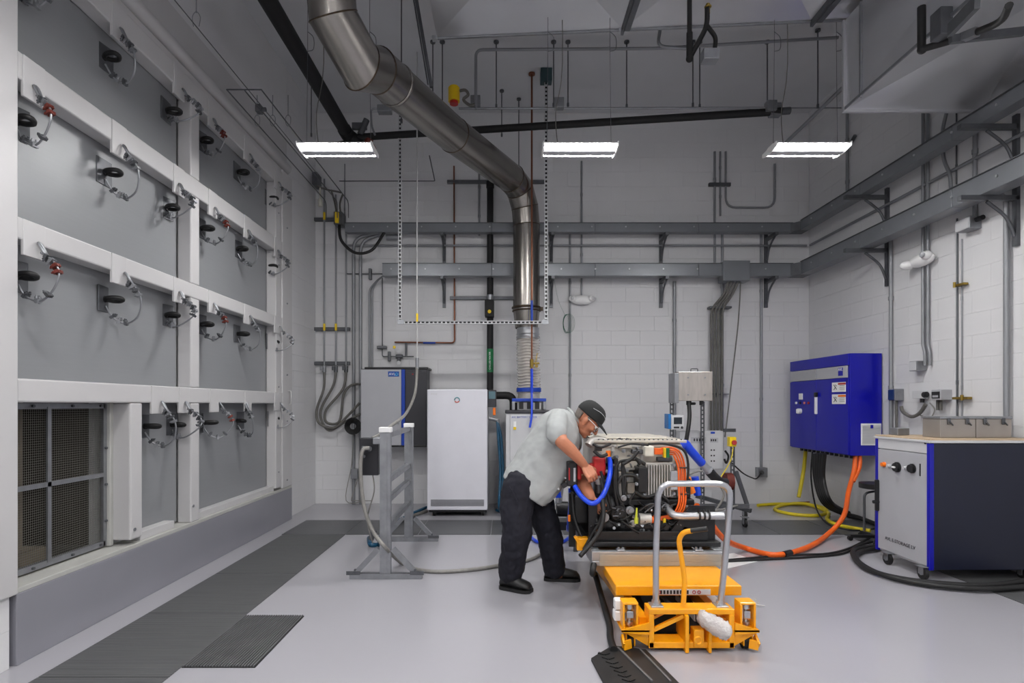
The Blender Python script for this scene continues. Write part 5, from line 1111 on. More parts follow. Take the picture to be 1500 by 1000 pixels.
# pallet on the platform
pl = thing('pallet', 'aluminium framed pallet with a clear plastic cover between engine and yellow table', 'pallet', (1.03, 4.4, 0.306))
px0, px1 = at(867, 0, 3.84).x, at(1063, 0, 3.84).x
obj('front_beam', MB().cbox(px0, px1, 3.84, 3.90, 0.306, 0.335, 0.003).cbox(px0, px1, 3.845, 3.90, 0.336, 0.40, 0.003), alu, pl)
obj('clear_cover', MB().cbox(px0+0.05, px1-0.03, 3.825, 3.838, 0.308, 0.385, 0.003), clearp, pl)
obj('rear_beam', MB().cbox(px0, px1, 4.98, 5.04, 0.306, 0.40, 0.003), alu, pl)
for x in (px0, px1-0.06): obj('side_beam', MB().cbox(x, x+0.06, 3.905, 4.975, 0.306, 0.40, 0.003), alu, pl)
for x in (0.78, 1.31): obj('clamp', MB().cbox(x-0.03, x+0.03, 3.845, 3.90, 0.401, 0.412).cyl((x-0.015, 3.87, 0.41), (x-0.015, 3.87, 0.425), 0.009, 8).cyl((x+0.015, 3.87, 0.41), (x+0.015, 3.87, 0.425), 0.009, 8), galv, pl)
single('black_hose', MB().tube([at(870, 826, 3.83), at(868, 840, 3.8), fl(872, 870)+V((0,0,0.14)), fl(886, 900)+V((0,0,0.04)), flz(893, 922, 0.024), flz(894, 940, 0.024), flz(899, 958, 0.026)], 0.021, 8, 5), blackr, 'thick black hose dropping from the pallet corner to the black ramp mat', 'hose')
# ============================================================ ENGINE
en = thing('engine', 'large grey and black power unit with orange cables and blue hoses on the pallet', 'engine', (1.0, 4.4, 0.401))
E0 = 0.402
def G(px, py, Y=4.15): return at(px, py, Y)
obj('base_tray', MB().cbox(0.60, 1.50, 3.96, 4.94, E0, E0+0.035, 0.006).cbox(0.62, 1.42, 4.0, 4.02, E0+0.035, E0+0.10, 0.004), blackp, en)
obj('rear_plate', MB().cbox(0.62, 1.50, 4.9, 4.92, E0+0.035, 0.60, 0.004), blackp, en)
obj('front_plate', MB().prism([(1.12, 4.02, E0+0.035), (1.48, 4.02, E0+0.035), (1.48, 4.02, 0.68), (1.30, 4.02, 0.68)], (0, 0.02, 0)), blackp, en)
# oil pan like sculpted dark body
obj('lower_shell', MB().loft([[V((x, y, z)) for x, y in ((0.66, 4.10-d), (0.98, 4.06-d), (1.30, 4.10-d), (1.34, 4.5), (1.30, 4.86), (0.98, 4.9), (0.66, 4.86), (0.63, 4.5))] for z, d in ((E0+0.036, -0.05), (E0+0.09, 0.02), (E0+0.14, 0.03), (0.60, -0.02), (0.66, -0.06))]), darkcast, en)
obj('crank_cover', MB().ell(G(893, 742, 4.12), 0.085, 0.06, 0.085).ell(G(900, 768, 4.1), 0.12, 0.05, 0.05), darkcast, en)
obj('lower_housing', MB().cbox(0.68, 1.36, 4.24, 4.88, 0.60, 0.90, 0.012), castm, en)
obj('upper_housing', MB().cbox(0.66, 1.30, 4.22, 4.90, 0.905, 1.115, 0.012), beige, en)
obj('top_cover', MB().cbox(0.63, 1.335, 4.19, 4.93, 1.115, 1.135, 0.005).cbox(0.74, 1.22, 4.30, 4.85, 1.135, 1.15, 0.01), beige, en)
rb = MB()
for k in range(20): rb.cyl((0.65+k*0.034, 4.205, 1.135), (0.65+k*0.034, 4.205, 1.143), 0.006, 6)
for k in range(20): rb.cyl((0.645, 4.22+k*0.035, 1.135), (0.645, 4.22+k*0.035, 1.143), 0.006, 6)
for k in range(14): rb.cyl((0.70+k*0.045, 4.235, 0.90+0.01*(k % 2)), (0.70+k*0.045, 4.21, 0.90+0.01*(k % 2)), 0.007, 6)
obj('rim_bolts', rb, galvd, en, kind='stuff')
obj('housing_ribs', MB().box(0.66, 1.3, 4.205, 4.225, 1.085, 1.10).box(0.66, 1.3, 4.205, 4.225, 0.915, 0.93).box(0.78, 0.80, 4.205, 4.225, 0.92, 1.09).box(1.0, 1.02, 4.205, 4.225, 0.92, 1.09).box(0.70, 1.36, 4.225, 4.245, 0.86, 0.875).box(0.70, 1.36, 4.225, 4.245, 0.62, 0.64), castm, en)
# finned inverter
hs_ = obj('heat_sink', MB().cbox(G(945, 0).x, G(986, 0).x, 4.13, 4.24, G(0, 728).z, G(0, 677).z, 0.006), castm, en)
for k in range(9):
    x = G(949+k*3.9, 0, 4.12).x
    obj('fin', MB().cbox(x-0.004, x+0.004, 4.09, 4.135, G(0, 726, 4.1).z, G(0, 681, 4.1).z, 0.002), castm, hs_)
obj('heat_sink_bracket', MB().cbox(G(978, 0).x, G(988, 0).x, 4.07, 4.13, G(0, 715).z, G(0, 688).z, 0.003), alu, hs_)
obj('inverter_box', MB().cbox(G(932, 0).x, G(945, 0).x, 4.08, 4.24, G(0, 719).z, G(0, 683).z, 0.005), blackm, en)
cn = obj('connector_block', MB().cbox(G(943, 0).x, G(957, 0).x, 4.12, 4.24, G(0, 668).z, G(0, 653).z, 0.008), cream, en)
obj('orange_plug', MB().cbox(G(957, 0).x, G(968, 0).x, 4.11, 4.16, G(0, 665).z, G(0, 656).z, 0.005), org, cn)
for i in range(4):
    o_ = i*0.011; e_ = 0.012*(i % 2)
    pts = [V((G(966, 0).x, 4.12, G(0, 656+i*2.6).z)), V((G(982, 0).x, 4.10-e_, G(0, 655+i*3.1).z)), G(997-i*3.2, 664+i*1.4, 4.08-e_), G(1003-i*3.2, 685, 4.08-e_), G(1004-i*3.2, 715, 4.08-e_), G(1004-i*3.2, 735, 4.06-e_), G(999-i*3.0, 750-i, 4.06-e_), G(985, 758-i*1.6, 4.06), G(963, 763-i*1.8, 4.08)]
    obj('orange_cable', MB().tube(pts, 0.0065 if i else 0.007, 8, 5), org, en)
obj('cable_tape', MB().cbox(G(972, 0).x, G(977, 0).x, 4.08, 4.13, G(0, 669).z, G(0, 655).z, 0.004), greenl, en)
obj('cable_tape', MB().cbox(G(966, 0).x, G(970, 0).x, 4.045, 4.10, G(0, 765).z, G(0, 755).z, 0.004), yellab, en)
obj('cable_tape', MB().cbox(G(969, 0).x, G(972, 0).x, 4.08, 4.13, G(0, 669).z, G(0, 655).z, 0.004), yellab, en)
obj('cable_ties', MB().cbox(G(991, 0).x, G(1003, 0).x, 4.06, 4.10, G(0, 684).z, G(0, 682).z).cbox(G(992, 0).x, G(1004, 0).x, 4.06, 4.10, G(0, 722).z, G(0, 720).z), blackm, en)
pm_ = obj('pump_motor', MB().cyl(G(936, 760, 4.05), G(953, 760, 4.05), 0.042, 16), castm, en)
obj('pump_plug', MB().cyl(G(953, 760, 4.05), G(962, 760, 4.06), 0.03, 12), org, pm_)
# blue hoses
obj('blue_hose', MB().tube([G(893, 671), G(894, 690, 4.08), G(888, 715, 4.02), G(878, 732, 4.0), G(866, 737, 4.0), G(852, 727, 4.03), G(842, 712, 4.1)], 0.018, 12, 6), blueh, en)
obj('hose_cap', MB().cyl(G(891, 668), G(891, 660), 0.018, 10), orgp, en)
obj('blue_hose', MB().tube([G(996, 652, 4.7), G(1004, 650, 4.7), G(1012, 660, 4.72), G(1028, 678, 4.8)], 0.036, 12, 5), blueh, en)
obj('steel_pipe', MB().cyl(G(1026, 675, 4.8), G(1038, 690, 4.85), 0.034, 14).cyl(G(1036, 687, 4.85), G(1038, 690, 4.85), 0.042, 14), alu, en)
obj('black_hose', MB().tube([G(1038, 689, 4.85), G(1046, 698, 4.9), G(1056, 706, 5.0), G(1062, 706, 5.2)], 0.04, 10, 4), blackr, en)
obj('blue_hose', MB().cyl(G(1018, 698, 4.7), G(1022, 725, 4.7), 0.03, 12), blueh, en)
obj('blue_hose', MB().cyl(G(1016, 762, 4.5), G(1030, 785, 4.5), 0.03, 12), blueh, en)
obj('orange_cover', MB().cyl(G(1006, 700, 4.6), G(1014, 722, 4.6), 0.03, 12), orgp, en)
sp = obj('coolant_pipe', MB().bend([G(976, 742, 4.08), G(986, 756, 3.98), G(1060, 755, 3.95)], 0.027, 0.09, 14), alu, en)
for px in (1024, 1031, 1038): obj('hose_clamp', MB().cyl(G(px-1.2, 755, 3.955), G(px+1.2, 755, 3.955), 0.032, 16).cyl(G(px, 747, 3.95), G(px, 751, 3.95), 0.008, 6), blackm, sp)
# black hoses over the front
BH_ = [[(918, 675), (930, 672), (945, 680)], [(905, 680), (900, 700), (905, 740), (925, 765), (940, 790)], [(903, 683), (910, 675), (930, 673)],
       [(935, 660), (925, 672), (912, 680)], [(905, 705), (915, 697), (928, 696), (935, 702)], [(912, 680), (916, 700), (914, 725)], [(950, 650), (975, 650), (1000, 658), (1008, 680), (1006, 720)],
       [(880, 700), (885, 730), (880, 760), (866, 785), (855, 805)], [(925, 765), (950, 773), (975, 770), (990, 765)], [(915, 755), (925, 770), (922, 790)], [(868, 650), (880, 655), (895, 650)],
       [(870, 660), (880, 668), (890, 665)], [(930, 720), (945, 728), (965, 724), (980, 735)], [(980, 770), (995, 785), (1010, 790)], [(958, 728), (965, 745), (985, 742)]]
for i, h_ in enumerate(BH_):
    obj('black_hose', MB().tube([G(a, b, 4.08-0.02*(i % 4)) for a, b in h_], (0.013, 0.011, 0.009, 0.012)[i % 4], 8, 5), blackr, en)
random.seed(11)
for j in range(5):
    wh = MB()
    for i in range(7):
        a = (random.uniform(870, 1000), random.uniform(735, 785)); pts = [a]
        for q in range(3): pts.append((pts[-1][0]+random.uniform(-14, 22), pts[-1][1]+random.uniform(-12, 14)))
        wh.tube([G(min(max(x, 866), 1010), min(max(y, 728), 790), random.uniform(4.0, 4.1)) for x, y in pts], random.uniform(0.003, 0.008), 5, 4)
    obj('wire_harness', wh, (blackr, blackm, galvd, darkcast, blackr)[j], en, kind='stuff')
ft = MB()
for i in range(46):
    px, py = random.uniform(868, 1005), random.uniform(655, 780); Y = 4.20 if py < 735 else 4.05
    r_ = random.uniform(0.006, 0.014); p = G(px, py, Y); ft.cyl(p, p+V((random.uniform(-.02, .02), -0.03, random.uniform(-.02, .02))), r_, 7)
obj('fittings', ft, galv, en, kind='stuff')
bk_ = MB()
for i in range(20):
    px, py = random.uniform(866, 900), random.uniform(655, 700); p = G(px, py, 4.2); s_ = random.uniform(0.012, 0.03)
    bk_.cbox(p.x-s_, p.x+s_, 4.13, 4.22, p.z-s_*0.8, p.z+s_*0.8, 0.004)
obj('sensor_cluster', bk_, blackm, en, kind='stuff')
sc2 = MB()
for i in range(10):
    px, py = random.uniform(868, 905), random.uniform(645, 672); p = G(px, py, 4.3); sc2.tube([p, p+V((0.03, -0.03, 0.02)), p+V((0.06, 0.0, -0.01)), p+V((0.08, -0.04, 0.02))], 0.008, 6, 3)
obj('wire_harness', sc2, blackr, en)
obj('alloy_elbow', MB().tube([G(862, 652, 4.2), G(868, 645, 4.22), G(880, 645, 4.25), G(890, 650, 4.25)], 0.03, 10, 4), castm, en)
for px, py, m in ((932, 756, yellab),):
    p = G(px, py, 3.99); obj('connector_tag', MB().cyl((p.x, 3.99, p.z-0.05), (p.x, 3.99, p.z-0.01), 0.014, 8).cyl((p.x, 3.99, p.z-0.01), (p.x+0.004, 3.99, p.z+0.06), 0.009, 8, 0.005), mat('tag_lime', (190, 200, 60), 0.4), en)

# more pieces of the front
obj('shelf_rail', MB().cbox(0.60, 1.36, 4.10, 4.20, G(0, 739, 4.12).z, G(0, 731, 4.12).z, 0.004), blackp, en)
for px, py, r_, m in ((905, 750, 0.05, darkcast), (921, 746, 0.026, galv), (884, 756, 0.03, galv), (925, 765, 0.022, castm), (948, 742, 0.024, darkcast), (972, 770, 0.028, darkcast), (912, 728, 0.018, galv), (1000, 772, 0.03, galvd)):
    p = G(px, py, 4.08); obj('round_housing', MB().cyl(p, p+V((0, -0.045, 0)), r_, 16).cyl(p+V((0, -0.045, 0)), p+V((0, -0.06, 0)), r_*0.55, 12).torus(p+V((0, -0.04, 0)), r_*1.02, 0.004, V((0, 1, 0)), 16, 5), m, en)
for x0_, x1_, y0_, y1_, m in ((905, 916, 690, 726, castm), (918, 929, 706, 722, beige), (888, 901, 700, 728, darkcast), (990, 1001, 672, 726, castm), (903, 925, 651, 656, beige), (962, 984, 669, 675, galvd), (925, 943, 658, 664, galvd), (1000, 1010, 700, 728, darkcast), (870, 880, 694, 730, blackm)):
    obj('bracket_plate', MB().cbox(G(x0_, 0, 4.2).x, G(x1_, 0, 4.2).x, 4.17, 4.24, G(0, y1_, 4.2).z, G(0, y0_, 4.2).z, 0.006), m, en)
for px, py in ((889, 690), (908, 684), (918, 700), (930, 672), (933, 696), (932, 708), (986, 680), (986, 722), (943, 724), (958, 728), (921, 726), (913, 660), (941, 651), (996, 655)):
    p = G(px, py, 4.12); obj('hose_fitting', MB().cyl(p, p+V((0.0, -0.035, 0)), 0.010, 10).cyl(p+V((0, -0.01, 0)), p+V((0, -0.02, 0)), 0.015, 6), galv, en)
for pts, r_ in (([(903, 672), (903, 715), (915, 745), (935, 768), (948, 772)], 0.012), ([(912, 676), (913, 720), (916, 727)], 0.012), ([(916, 677), (930, 671), (938, 680)], 0.013), ([(906, 707), (912, 697), (925, 696), (932, 698)], 0.013),
    ([(880, 690), (893, 735), (898, 760)], 0.010), ([(948, 772), (965, 774), (985, 768), (1000, 758)], 0.012), ([(930, 722), (922, 735), (930, 745)], 0.008), ([(905, 655), (925, 650), (950, 652)], 0.007), ([(965, 732), (975, 742), (990, 738)], 0.008), ([(935, 735), (950, 745), (962, 738), (972, 748)], 0.006)):
    obj('black_hose', MB().tube([G(a, b, 4.06) for a, b in pts], r_, 8, 6), blackr, en)
# left black support frame
sf2 = MB()
sf2.beam(G(838, 712, 4.3), G(868, 738, 4.05), 0.03, 0.05).beam(G(838, 722, 4.3), G(838, 800, 4.3), 0.05, 0.03).beam(G(868, 738, 4.05), G(868, 798, 4.05), 0.06, 0.03).beam(G(838, 760, 4.3), G(866, 800, 4.1), 0.03, 0.04)
obj('support_frame', sf2, blackp, en)
obj('support_plate', MB().cbox(G(868, 0, 4.1).x, G(886, 0, 4.1).x, 4.06, 4.10, G(0, 797, 4.08).z, G(0, 740, 4.08).z, 0.004).cbox(G(842, 0, 4.2).x, G(860, 0, 4.2).x, 4.19, 4.22, G(0, 765, 4.2).z, G(0, 728, 4.2).z, 0.004).cbox(G(846, 0, 4.3).x, G(862, 0, 4.3).x, 4.28, 4.5, G(0, 800, 4.3).z, G(0, 720, 4.3).z, 0.004), blackp, en)
obj('orange_connector', MB().cbox(G(874, 0, 4.03).x, G(878, 0, 4.03).x, 4.03, 4.05, G(0, 784, 4.03).z, G(0, 776, 4.03).z), orgp, en)
obj('orange_connector', MB().cbox(G(832, 0, 4.2).x, G(836, 0, 4.2).x, 4.2, 4.22, G(0, 764, 4.2).z, G(0, 754, 4.2).z), orgp, en)
obj('drain_hose', MB().tube([G(882, 730, 4.0), G(884, 755, 3.96), G(877, 780, 3.93), G(862, 800, 3.9), G(850, 814, 3.85)], 0.016, 8, 4), blackr, en)
obj('return_hose', MB().tube([G(838, 720, 4.2), G(842, 760, 4.15), G(856, 795, 4.1)], 0.012, 8, 4), blackr, en)
yb_ = thing('yellow_block', 'yellow clamp block on the pallet corner left of the engine', 'block', at(846, 790, 4.0))
obj('block', MB().cbox(G(845, 0, 4.05).x, G(862, 0, 4.05).x, 4.04, 4.12, G(0, 806, 4.05).z, G(0, 788, 4.05).z, 0.006).beam(G(842, 785, 4.05), G(852, 800, 4.05), 0.03, 0.02), yel, yb_)
# hoses behind the man's legs
single('blue_hose', MB().tube([at(836, 715, 4.7), at(836, 740, 4.7), at(833, 775, 4.7), flz(832, 795, 0.2)], 0.02, 8, 4), blueh, 'blue hose hanging left of the engine between it and the man', 'hose')
single('blue_hose', MB().tube([flz(773, 784, 0.02), flz(785, 795, 0.02), flz(800, 798, 0.02), flz(825, 796, 0.02), flz(842, 786, 0.05)], 0.018, 8, 4), blueh, 'blue hose lying on the floor between the legs of the man', 'hose')
pr = thing('pump_unit', 'small pump with pale pipes standing behind the man beside the engine', 'pump', fl(826, 770))
YP = 5.4
obj('pump_body', MB().cyl(at(815, 745, YP), at(832, 745, YP), 0.07, 14).cbox(X_(812, YP), X_(835, YP), YP-0.1, YP+0.1, 0.22, 0.30), darkcast, pr)
obj('pump_pipe', MB().bend([at(818, 738, YP), at(822, 700, YP), at(832, 690, YP)], 0.035, 0.06, 10).cyl(at(812, 752, YP), at(838, 752, YP), 0.03, 10), alu, pr)
obj('pump_hose', MB().cyl(at(817, 700, YP), at(818, 728, YP), 0.04, 12), blueh, pr)
obj('pump_frame', MB().beam(at(806, 770, YP), at(845, 770, YP), 0.05, 0.05).beam(at(808, 770, YP), (X_(808, YP), YP, 0.0), 0.04, 0.04).beam(at(843, 770, YP), (X_(843, YP), YP, 0.0), 0.04, 0.04), galvd, pr)
# ============================================================ FLOOR ITEMS BY THE TABLE
rm = thing('ramp_mat', 'black rubber cable ramp with raised treads at the front edge of the floor', 'mat', fl(920, 985))
pts = [fl(866, 968), fl(897, 949), fl(946, 955), fl(996, 1006), fl(886, 1006)]
obj('ramp_body', MB().prism([p+V((0,0,0.001)) for p in pts], (0, 0, 0.016)), blackr, rm)
a, b = fl(905, 953), fl(955, 1003)
obj('ridge', MB().beam(a+V((0,0,0.02)), b+V((0,0,0.02)), 0.012, 0.008).beam(fl(938, 956)+V((0,0,0.02)), fl(982, 1003)+V((0,0,0.02)), 0.01, 0.006), ribm, rm)
for k in range(7):
    c = fl(885+k*6, 962+k*6.5)+V((0,0,0.017)); obj('tread', MB().beam(c+V((-0.03, 0.012, 0)), c+V((0.0, -0.012, 0)), 0.014, 0.01).beam(c+V((0.0, -0.012, 0)), c+V((0.03, 0.008, 0)), 0.014, 0.01), blackr, rm)
fm = at(905, 892, 3.32)
obj('foam_guard', MB().cbox(T_(899, 0, 3.3).x, T_(912, 0, 3.3).x, 3.28, 3.34, T_(0, 908, 3.3).z, T_(0, 893, 3.3).z, 0.008).cbox(T_(900, 0, 3.3).x, T_(911, 0, 3.3).x, 3.28, 3.34, T_(0, 892, 3.3).z, T_(0, 877, 3.3).z, 0.008), whitep, lt)
wh_ = single('white_box', MB().cbox(1.16, 1.42, 3.50, 3.9, 0.002, 0.10, 0.006), whitep, 'low white box on the floor under the right side of the yellow table', 'box')
single('paper_sheet', MB().prism([fl(1055, 835), fl(1110, 822), fl(1075, 810), fl(1060, 812)], (0, 0, 0.002)), whitep, 'white sheet lying on the floor right of the pallet', 'sheet')
single('plastic_film', MB().prism([fl(1085, 893), fl(1112, 888), fl(1108, 876), fl(1088, 880)], (0, 0, 0.002)).tube([fl(1096, 880)+V((0,0,0.03)), fl(1104, 888)+V((0,0,0.02)), fl(1120, 889)+V((0,0,0.01))], 0.004, 5, 3), wrapm, 'scrap of clear plastic film on the floor by the right foot of the table', 'film')
# ============================================================ THE MAN
def limb(mb, pts, rs, n=14, k=3, flat=None):
    P_, r_ = spline([V(p) for p in pts], list(rs), k) if k and len(pts) > 2 else ([V(p) for p in pts], list(rs))
    mb.tube(P_, 0, n, 0, rr=r_)
    mb.ell(P_[0], r_[0]*0.99, r_[0]*0.99, r_[0]*0.99); mb.ell(P_[-1], r_[-1]*0.99, r_[-1]*0.99, r_[-1]*0.99)
    return mb
def remesh(name, mb, m, parent, vox, smooth=4, label=None):
    o = obj(name, mb, m, parent, label)
    bm = bmesh.new(); bm.from_mesh(o.data); bmesh.ops.remove_doubles(bm, verts=bm.verts[:], dist=1e-5)
    bmesh.ops.recalc_face_normals(bm, faces=bm.faces[:]); bm.to_mesh(o.data); bm.free()
    r = o.modifiers.new('r', 'REMESH'); r.mode = 'VOXEL'; r.voxel_size = vox; r.use_smooth_shade = True
    if smooth: s_ = o.modifiers.new('s', 'SMOOTH'); s_.iterations = smooth; s_.factor = 0.5
    bpy.context.view_layer.update()
    me = bpy.data.meshes.new_from_object(o.evaluated_get(bpy.context.evaluated_depsgraph_get()))
    o.modifiers.clear(); o.data = me; me.name = name
    me.polygons.foreach_set('use_smooth', [True]*len(me.polygons))
    return o
mn = thing('person', 'man in black cap, safety glasses and light grey shirt bending over the engine', 'person', (0.22, 4.35, 0))
hipN, hipF = at(762, 712, 4.24), at(780, 714, 4.44)
kneeN, kneeF = at(757, 782, 4.20), at(803, 778, 4.44)
ankN, ankF = at(748, 838, 4.31), at(812, 830, 4.50)
shN, shF = at(815, 618, 4.20), at(834, 616, 4.54)
elN, wrN = at(822, 646, 4.04), at(856, 681, 4.10)
elF, wrF = at(843, 686, 4.36), at(866, 729, 4.09)
neck0, neck1 = at(828, 616, 4.38), at(849, 617, 4.34)
body = MB()
# torso core inside the shirt
limb(body, [at(768, 706, 4.34), at(785, 672, 4.36), at(803, 640, 4.37), at(822, 620, 4.38)], [0.125, 0.125, 0.13, 0.10])
limb(body, [neck0, at(840, 616, 4.36), neck1], [0.07, 0.063, 0.062])
limb(body, [shN, at(818, 632, 4.12), elN], [0.06, 0.055, 0.046]); limb(body, [elN, (elN*0.6+wrN*0.4)+V((0, -0.005, 0.006)), wrN], [0.048, 0.047, 0.029])
limb(body, [shF, at(838, 652, 4.5), elF], [0.062, 0.056, 0.048]); limb(body, [elF, elF*0.62+wrF*0.38, wrF], [0.052, 0.056, 0.034])
for h, k_, a in ((hipN, kneeN, ankN), (hipF, kneeF, ankF)):
    limb(body, [h, k_, a], [0.088, 0.058, 0.042]); limb(body, [a, a+V((0.04, -0.01, -0.06))], [0.04, 0.03], k=0)
# --- hands
def hand(mb, wrist, fwd, up, palm_n, curl, length=0.095, thumb_side=None, grip=1.0):
    """fwd: wrist to knuckles, up: direction of index side, palm_n: out of the back of the hand"""
    fwd, palm_n = V(fwd).normalized(), V(palm_n).normalized(); sd = fwd.cross(palm_n).normalized()
    if sd.dot(V(up)) < 0: sd = -sd
    base = wrist+fwd*0.012
    for t in (-0.03, -0.010, 0.010, 0.03):
        limb(mb, [base+sd*t*0.55, base+fwd*0.045+sd*t, base+fwd*0.080+sd*t*1.05], [0.016, 0.0155, 0.0135], 8, 1)
    lens = [0.92, 1.0, 0.95, 0.78]
    for i, t in enumerate((0.036, 0.012, -0.012, -0.035)):
        p = base+fwd*0.082+sd*t; d = fwd; L_ = 0.082*lens[i]; pts = [p]
        for j, (fr_, an) in enumerate(((0.45, curl[0]), (0.32, curl[1]), (0.23, curl[2]))):
            d = (Matrix.Rotation(R(an), 3, sd if fwd.cross(-palm_n).dot(sd) > 0 else -sd) @ d).normalized()
            p = p+d*(L_*fr_); pts.append(p)
        limb(mb, pts, [0.0094, 0.0088, 0.0082, 0.0072], 8, 2)
    tb = base+fwd*0.022+sd*0.030; t1 = tb+sd*0.025+fwd*0.028-palm_n*0.012; t2 = t1+fwd*0.022-palm_n*0.022+sd*0.0; t3 = t2+fwd*0.010-palm_n*0.022-sd*0.008
    limb(mb, [tb, t1, t2, t3], [0.014, 0.0125, 0.011, 0.009], 8, 2)
# right hand grips the wrench handle (axis along +x at hz)
hc = at(861, 694, 4.14)       # handle centre under the palm
fwd = V((0.55, -0.35, -0.75))
hand(body, wrN, V((0.42, -0.30, -0.62)), V((1, 0, 0.3)), V((0.25, -0.90, 0.35)), (38, 60, 45))
hand(body, wrF, V((0.45, -0.35, -0.85)), V((1, -0.3, 0)), V((-0.5, -0.75, 0.2)), (30, 45, 30))
# --- head, modelled upright then pitched
HC = at(861, 614, 4.30)
pitch = Matrix.Rotation(R(47), 3, 'Y') @ Matrix.Rotation(R(0), 3, 'Z')
yaw = Matrix.Rotation(R(-10), 3, 'Z')
HM = yaw @ pitch
HS = 1.06
def hp(x, y, z): return HC+HM @ (V((x, y, z))*HS)
def hell(mb, c, rx, ry, rz, n=16, m=10, tilt=0): return mb.ell(hp(*c), rx*HS, ry*HS, rz*HS, HM @ Matrix.Rotation(R(tilt), 3, 'Y'), n, m)
hell(body, (-0.012, 0, 0.035), 0.096, 0.076, 0.088)           # cranium
hell(body, (0.028, 0, -0.015), 0.062, 0.064, 0.088)           # face
hell(body, (0.040, 0, -0.075), 0.046, 0.050, 0.036)           # jaw
hell(body, (0.068, 0, -0.098), 0.022, 0.026, 0.018)           # chin
hell(body, (0.078, 0, 0.022), 0.018, 0.05, 0.013)             # brow
limb(body, [hp(0.088, 0, 0.012), hp(0.104, 0, -0.012), hp(0.112, 0, -0.030)], [0.008, 0.0105, 0.0125], 10, 2)
for s in (-1, 1):
    hell(body, (0.100, s*0.012, -0.033), 0.010, 0.008, 0.008)
    hell(body, (0.064, s*0.040, -0.020), 0.024, 0.022, 0.022)
    hell(body, (-0.006, s*0.079, -0.020), 0.020, 0.010, 0.032, tilt=-12)
    hell(body, (-0.010, s*0.086, -0.012), 0.020, 0.008, 0.022)
hell(body, (0.086, 0, -0.060), 0.012, 0.024, 0.005); hell(body, (0.084, 0, -0.070), 0.012, 0.021, 0.006)
bo = remesh('body', body, skinm, mn, 0.0044, 2)
for s in (-1, 1):
    e = obj('eye', MB().ell(hp(0.079, s*0.032, 0.001), 0.012, 0.012, 0.012), whitep, mn)
    obj('iris', MB().ell(hp(0.0895, s*0.033, -0.001), 0.004, 0.006, 0.006), mat('iris', (60, 44, 30), 0.3), e)
    obj('eyebrow', MB().tube([hp(0.092, s*0.018, 0.022), hp(0.092, s*0.034, 0.027), hp(0.080, s*0.052, 0.022)], 0.0045, 6, 3), hairm, mn)
hr = MB(); rg = []
for i in range(5):
    z = 0.014-0.014*i; f_ = 1.0+0.01
    rg.append([hp(-0.012+(-0.099*math.cos(a))*(1-0.05*i)-0.002, 0.0795*math.sin(a)*(1-0.05*i), z) for a in [R(-64+128*q/14) for q in range(15)]]+
              [hp(-0.012+(-0.088*math.cos(a))*(1-0.05*i), 0.070*math.sin(a)*(1-0.05*i), z) for a in [R(64-128*q/14) for q in range(15)]])
obj('hair', hr.loft(rg), hairm, mn)
gb = MB()
for s in (-1, 1): gb.ell(hp(0.0, s*0.0775, 0.01), 0.012, 0.006, 0.03, HM)
gb.tube([hp(0.098, -0.018, -0.054), hp(0.1, 0, -0.051), hp(0.098, 0.018, -0.054)], 0.004, 6, 2).ell(hp(0.085, 0, -0.092), 0.012, 0.018, 0.014, HM)
obj('beard', gb, hairm, mn)
# cap
CA = Matrix.Rotation(R(-6), 3, 'Y')
def cp_(x, y, z): return hp(*(V((0.0, 0, 0.036))+CA @ V((x-0.006, y, z))))
crown = []
for i in range(8):
    ph = R(90*i/7.0); zz = 0.098*math.sin(ph)*1.0; rr_ = math.cos(ph)**0.72 if i < 7 else 0.02
    crown.append([cp_(0.108*rr_*math.cos(t)-0.004, 0.088*rr_*math.sin(t), zz) for t in [2*math.pi*k/28 for k in range(28)]])
crown.insert(0, [cp_(0.106*math.cos(t)-0.004, 0.086*math.sin(t), -0.012) for t in [2*math.pi*k/28 for k in range(28)]])
cpo = obj('cap', MB().loft(crown), capm, mn)
br = []
for k in range(13):
    t = R(-62+124*k/12); a = cp_(0.098*math.cos(t), 0.084*math.sin(t), -0.004); q = math.cos(R(-90+180*k/12))
    b = cp_(0.100*math.cos(t)+0.078*q, 0.084*math.sin(t)*0.98, -0.004-0.030*q-0.006*(1-q)); m_ = (a+b)/2+HM @ V((0, 0, 0.004))
    up_ = HM @ V((0, 0, 0.005)); br.append([a, m_, b, b+up_, m_+up_, a+up_])
obj('brim', MB().loft(br), capm, cpo)
obj('piping', MB().tube([cp_(0.108*math.cos(R(a))*0.97+0.0, -0.088*math.sin(R(ang_)) , z_) for a, ang_, z_ in ((100, 80, 0.052), (70, 70, 0.062), (45, 52, 0.058), (25, 34, 0.046), (8, 18, 0.03))], 0.0016, 5, 3), lightc, cpo)
# glasses
gg = MB()
gg.tube([hp(0.094, -0.055, 0.012), hp(0.104, -0.03, 0.014), hp(0.108, 0, 0.010), hp(0.104, 0.03, 0.014), hp(0.094, 0.055, 0.012)], 0.0025, 6, 3)
for s in (-1, 1): gg.tube([hp(0.094, s*0.056, 0.012), hp(0.05, s*0.076, 0.012), hp(0.0, s*0.082, 0.01)], 0.0025, 6, 2)
go = obj('glasses', gg, whitep, mn)
for s in (-1, 1):
    obj('lens', MB().loft([[hp(0.099-0.014*abs(t)/0.03*0.5, s*(0.031+t), z) for z in (0.016, -0.002, -0.018)]+[hp(0.1005-0.014*abs(t)/0.03*0.5, s*(0.031+t), z) for z in (-0.018, -0.002, 0.016)] for t in (-0.026, 0.0, 0.026)]), lensm, go)
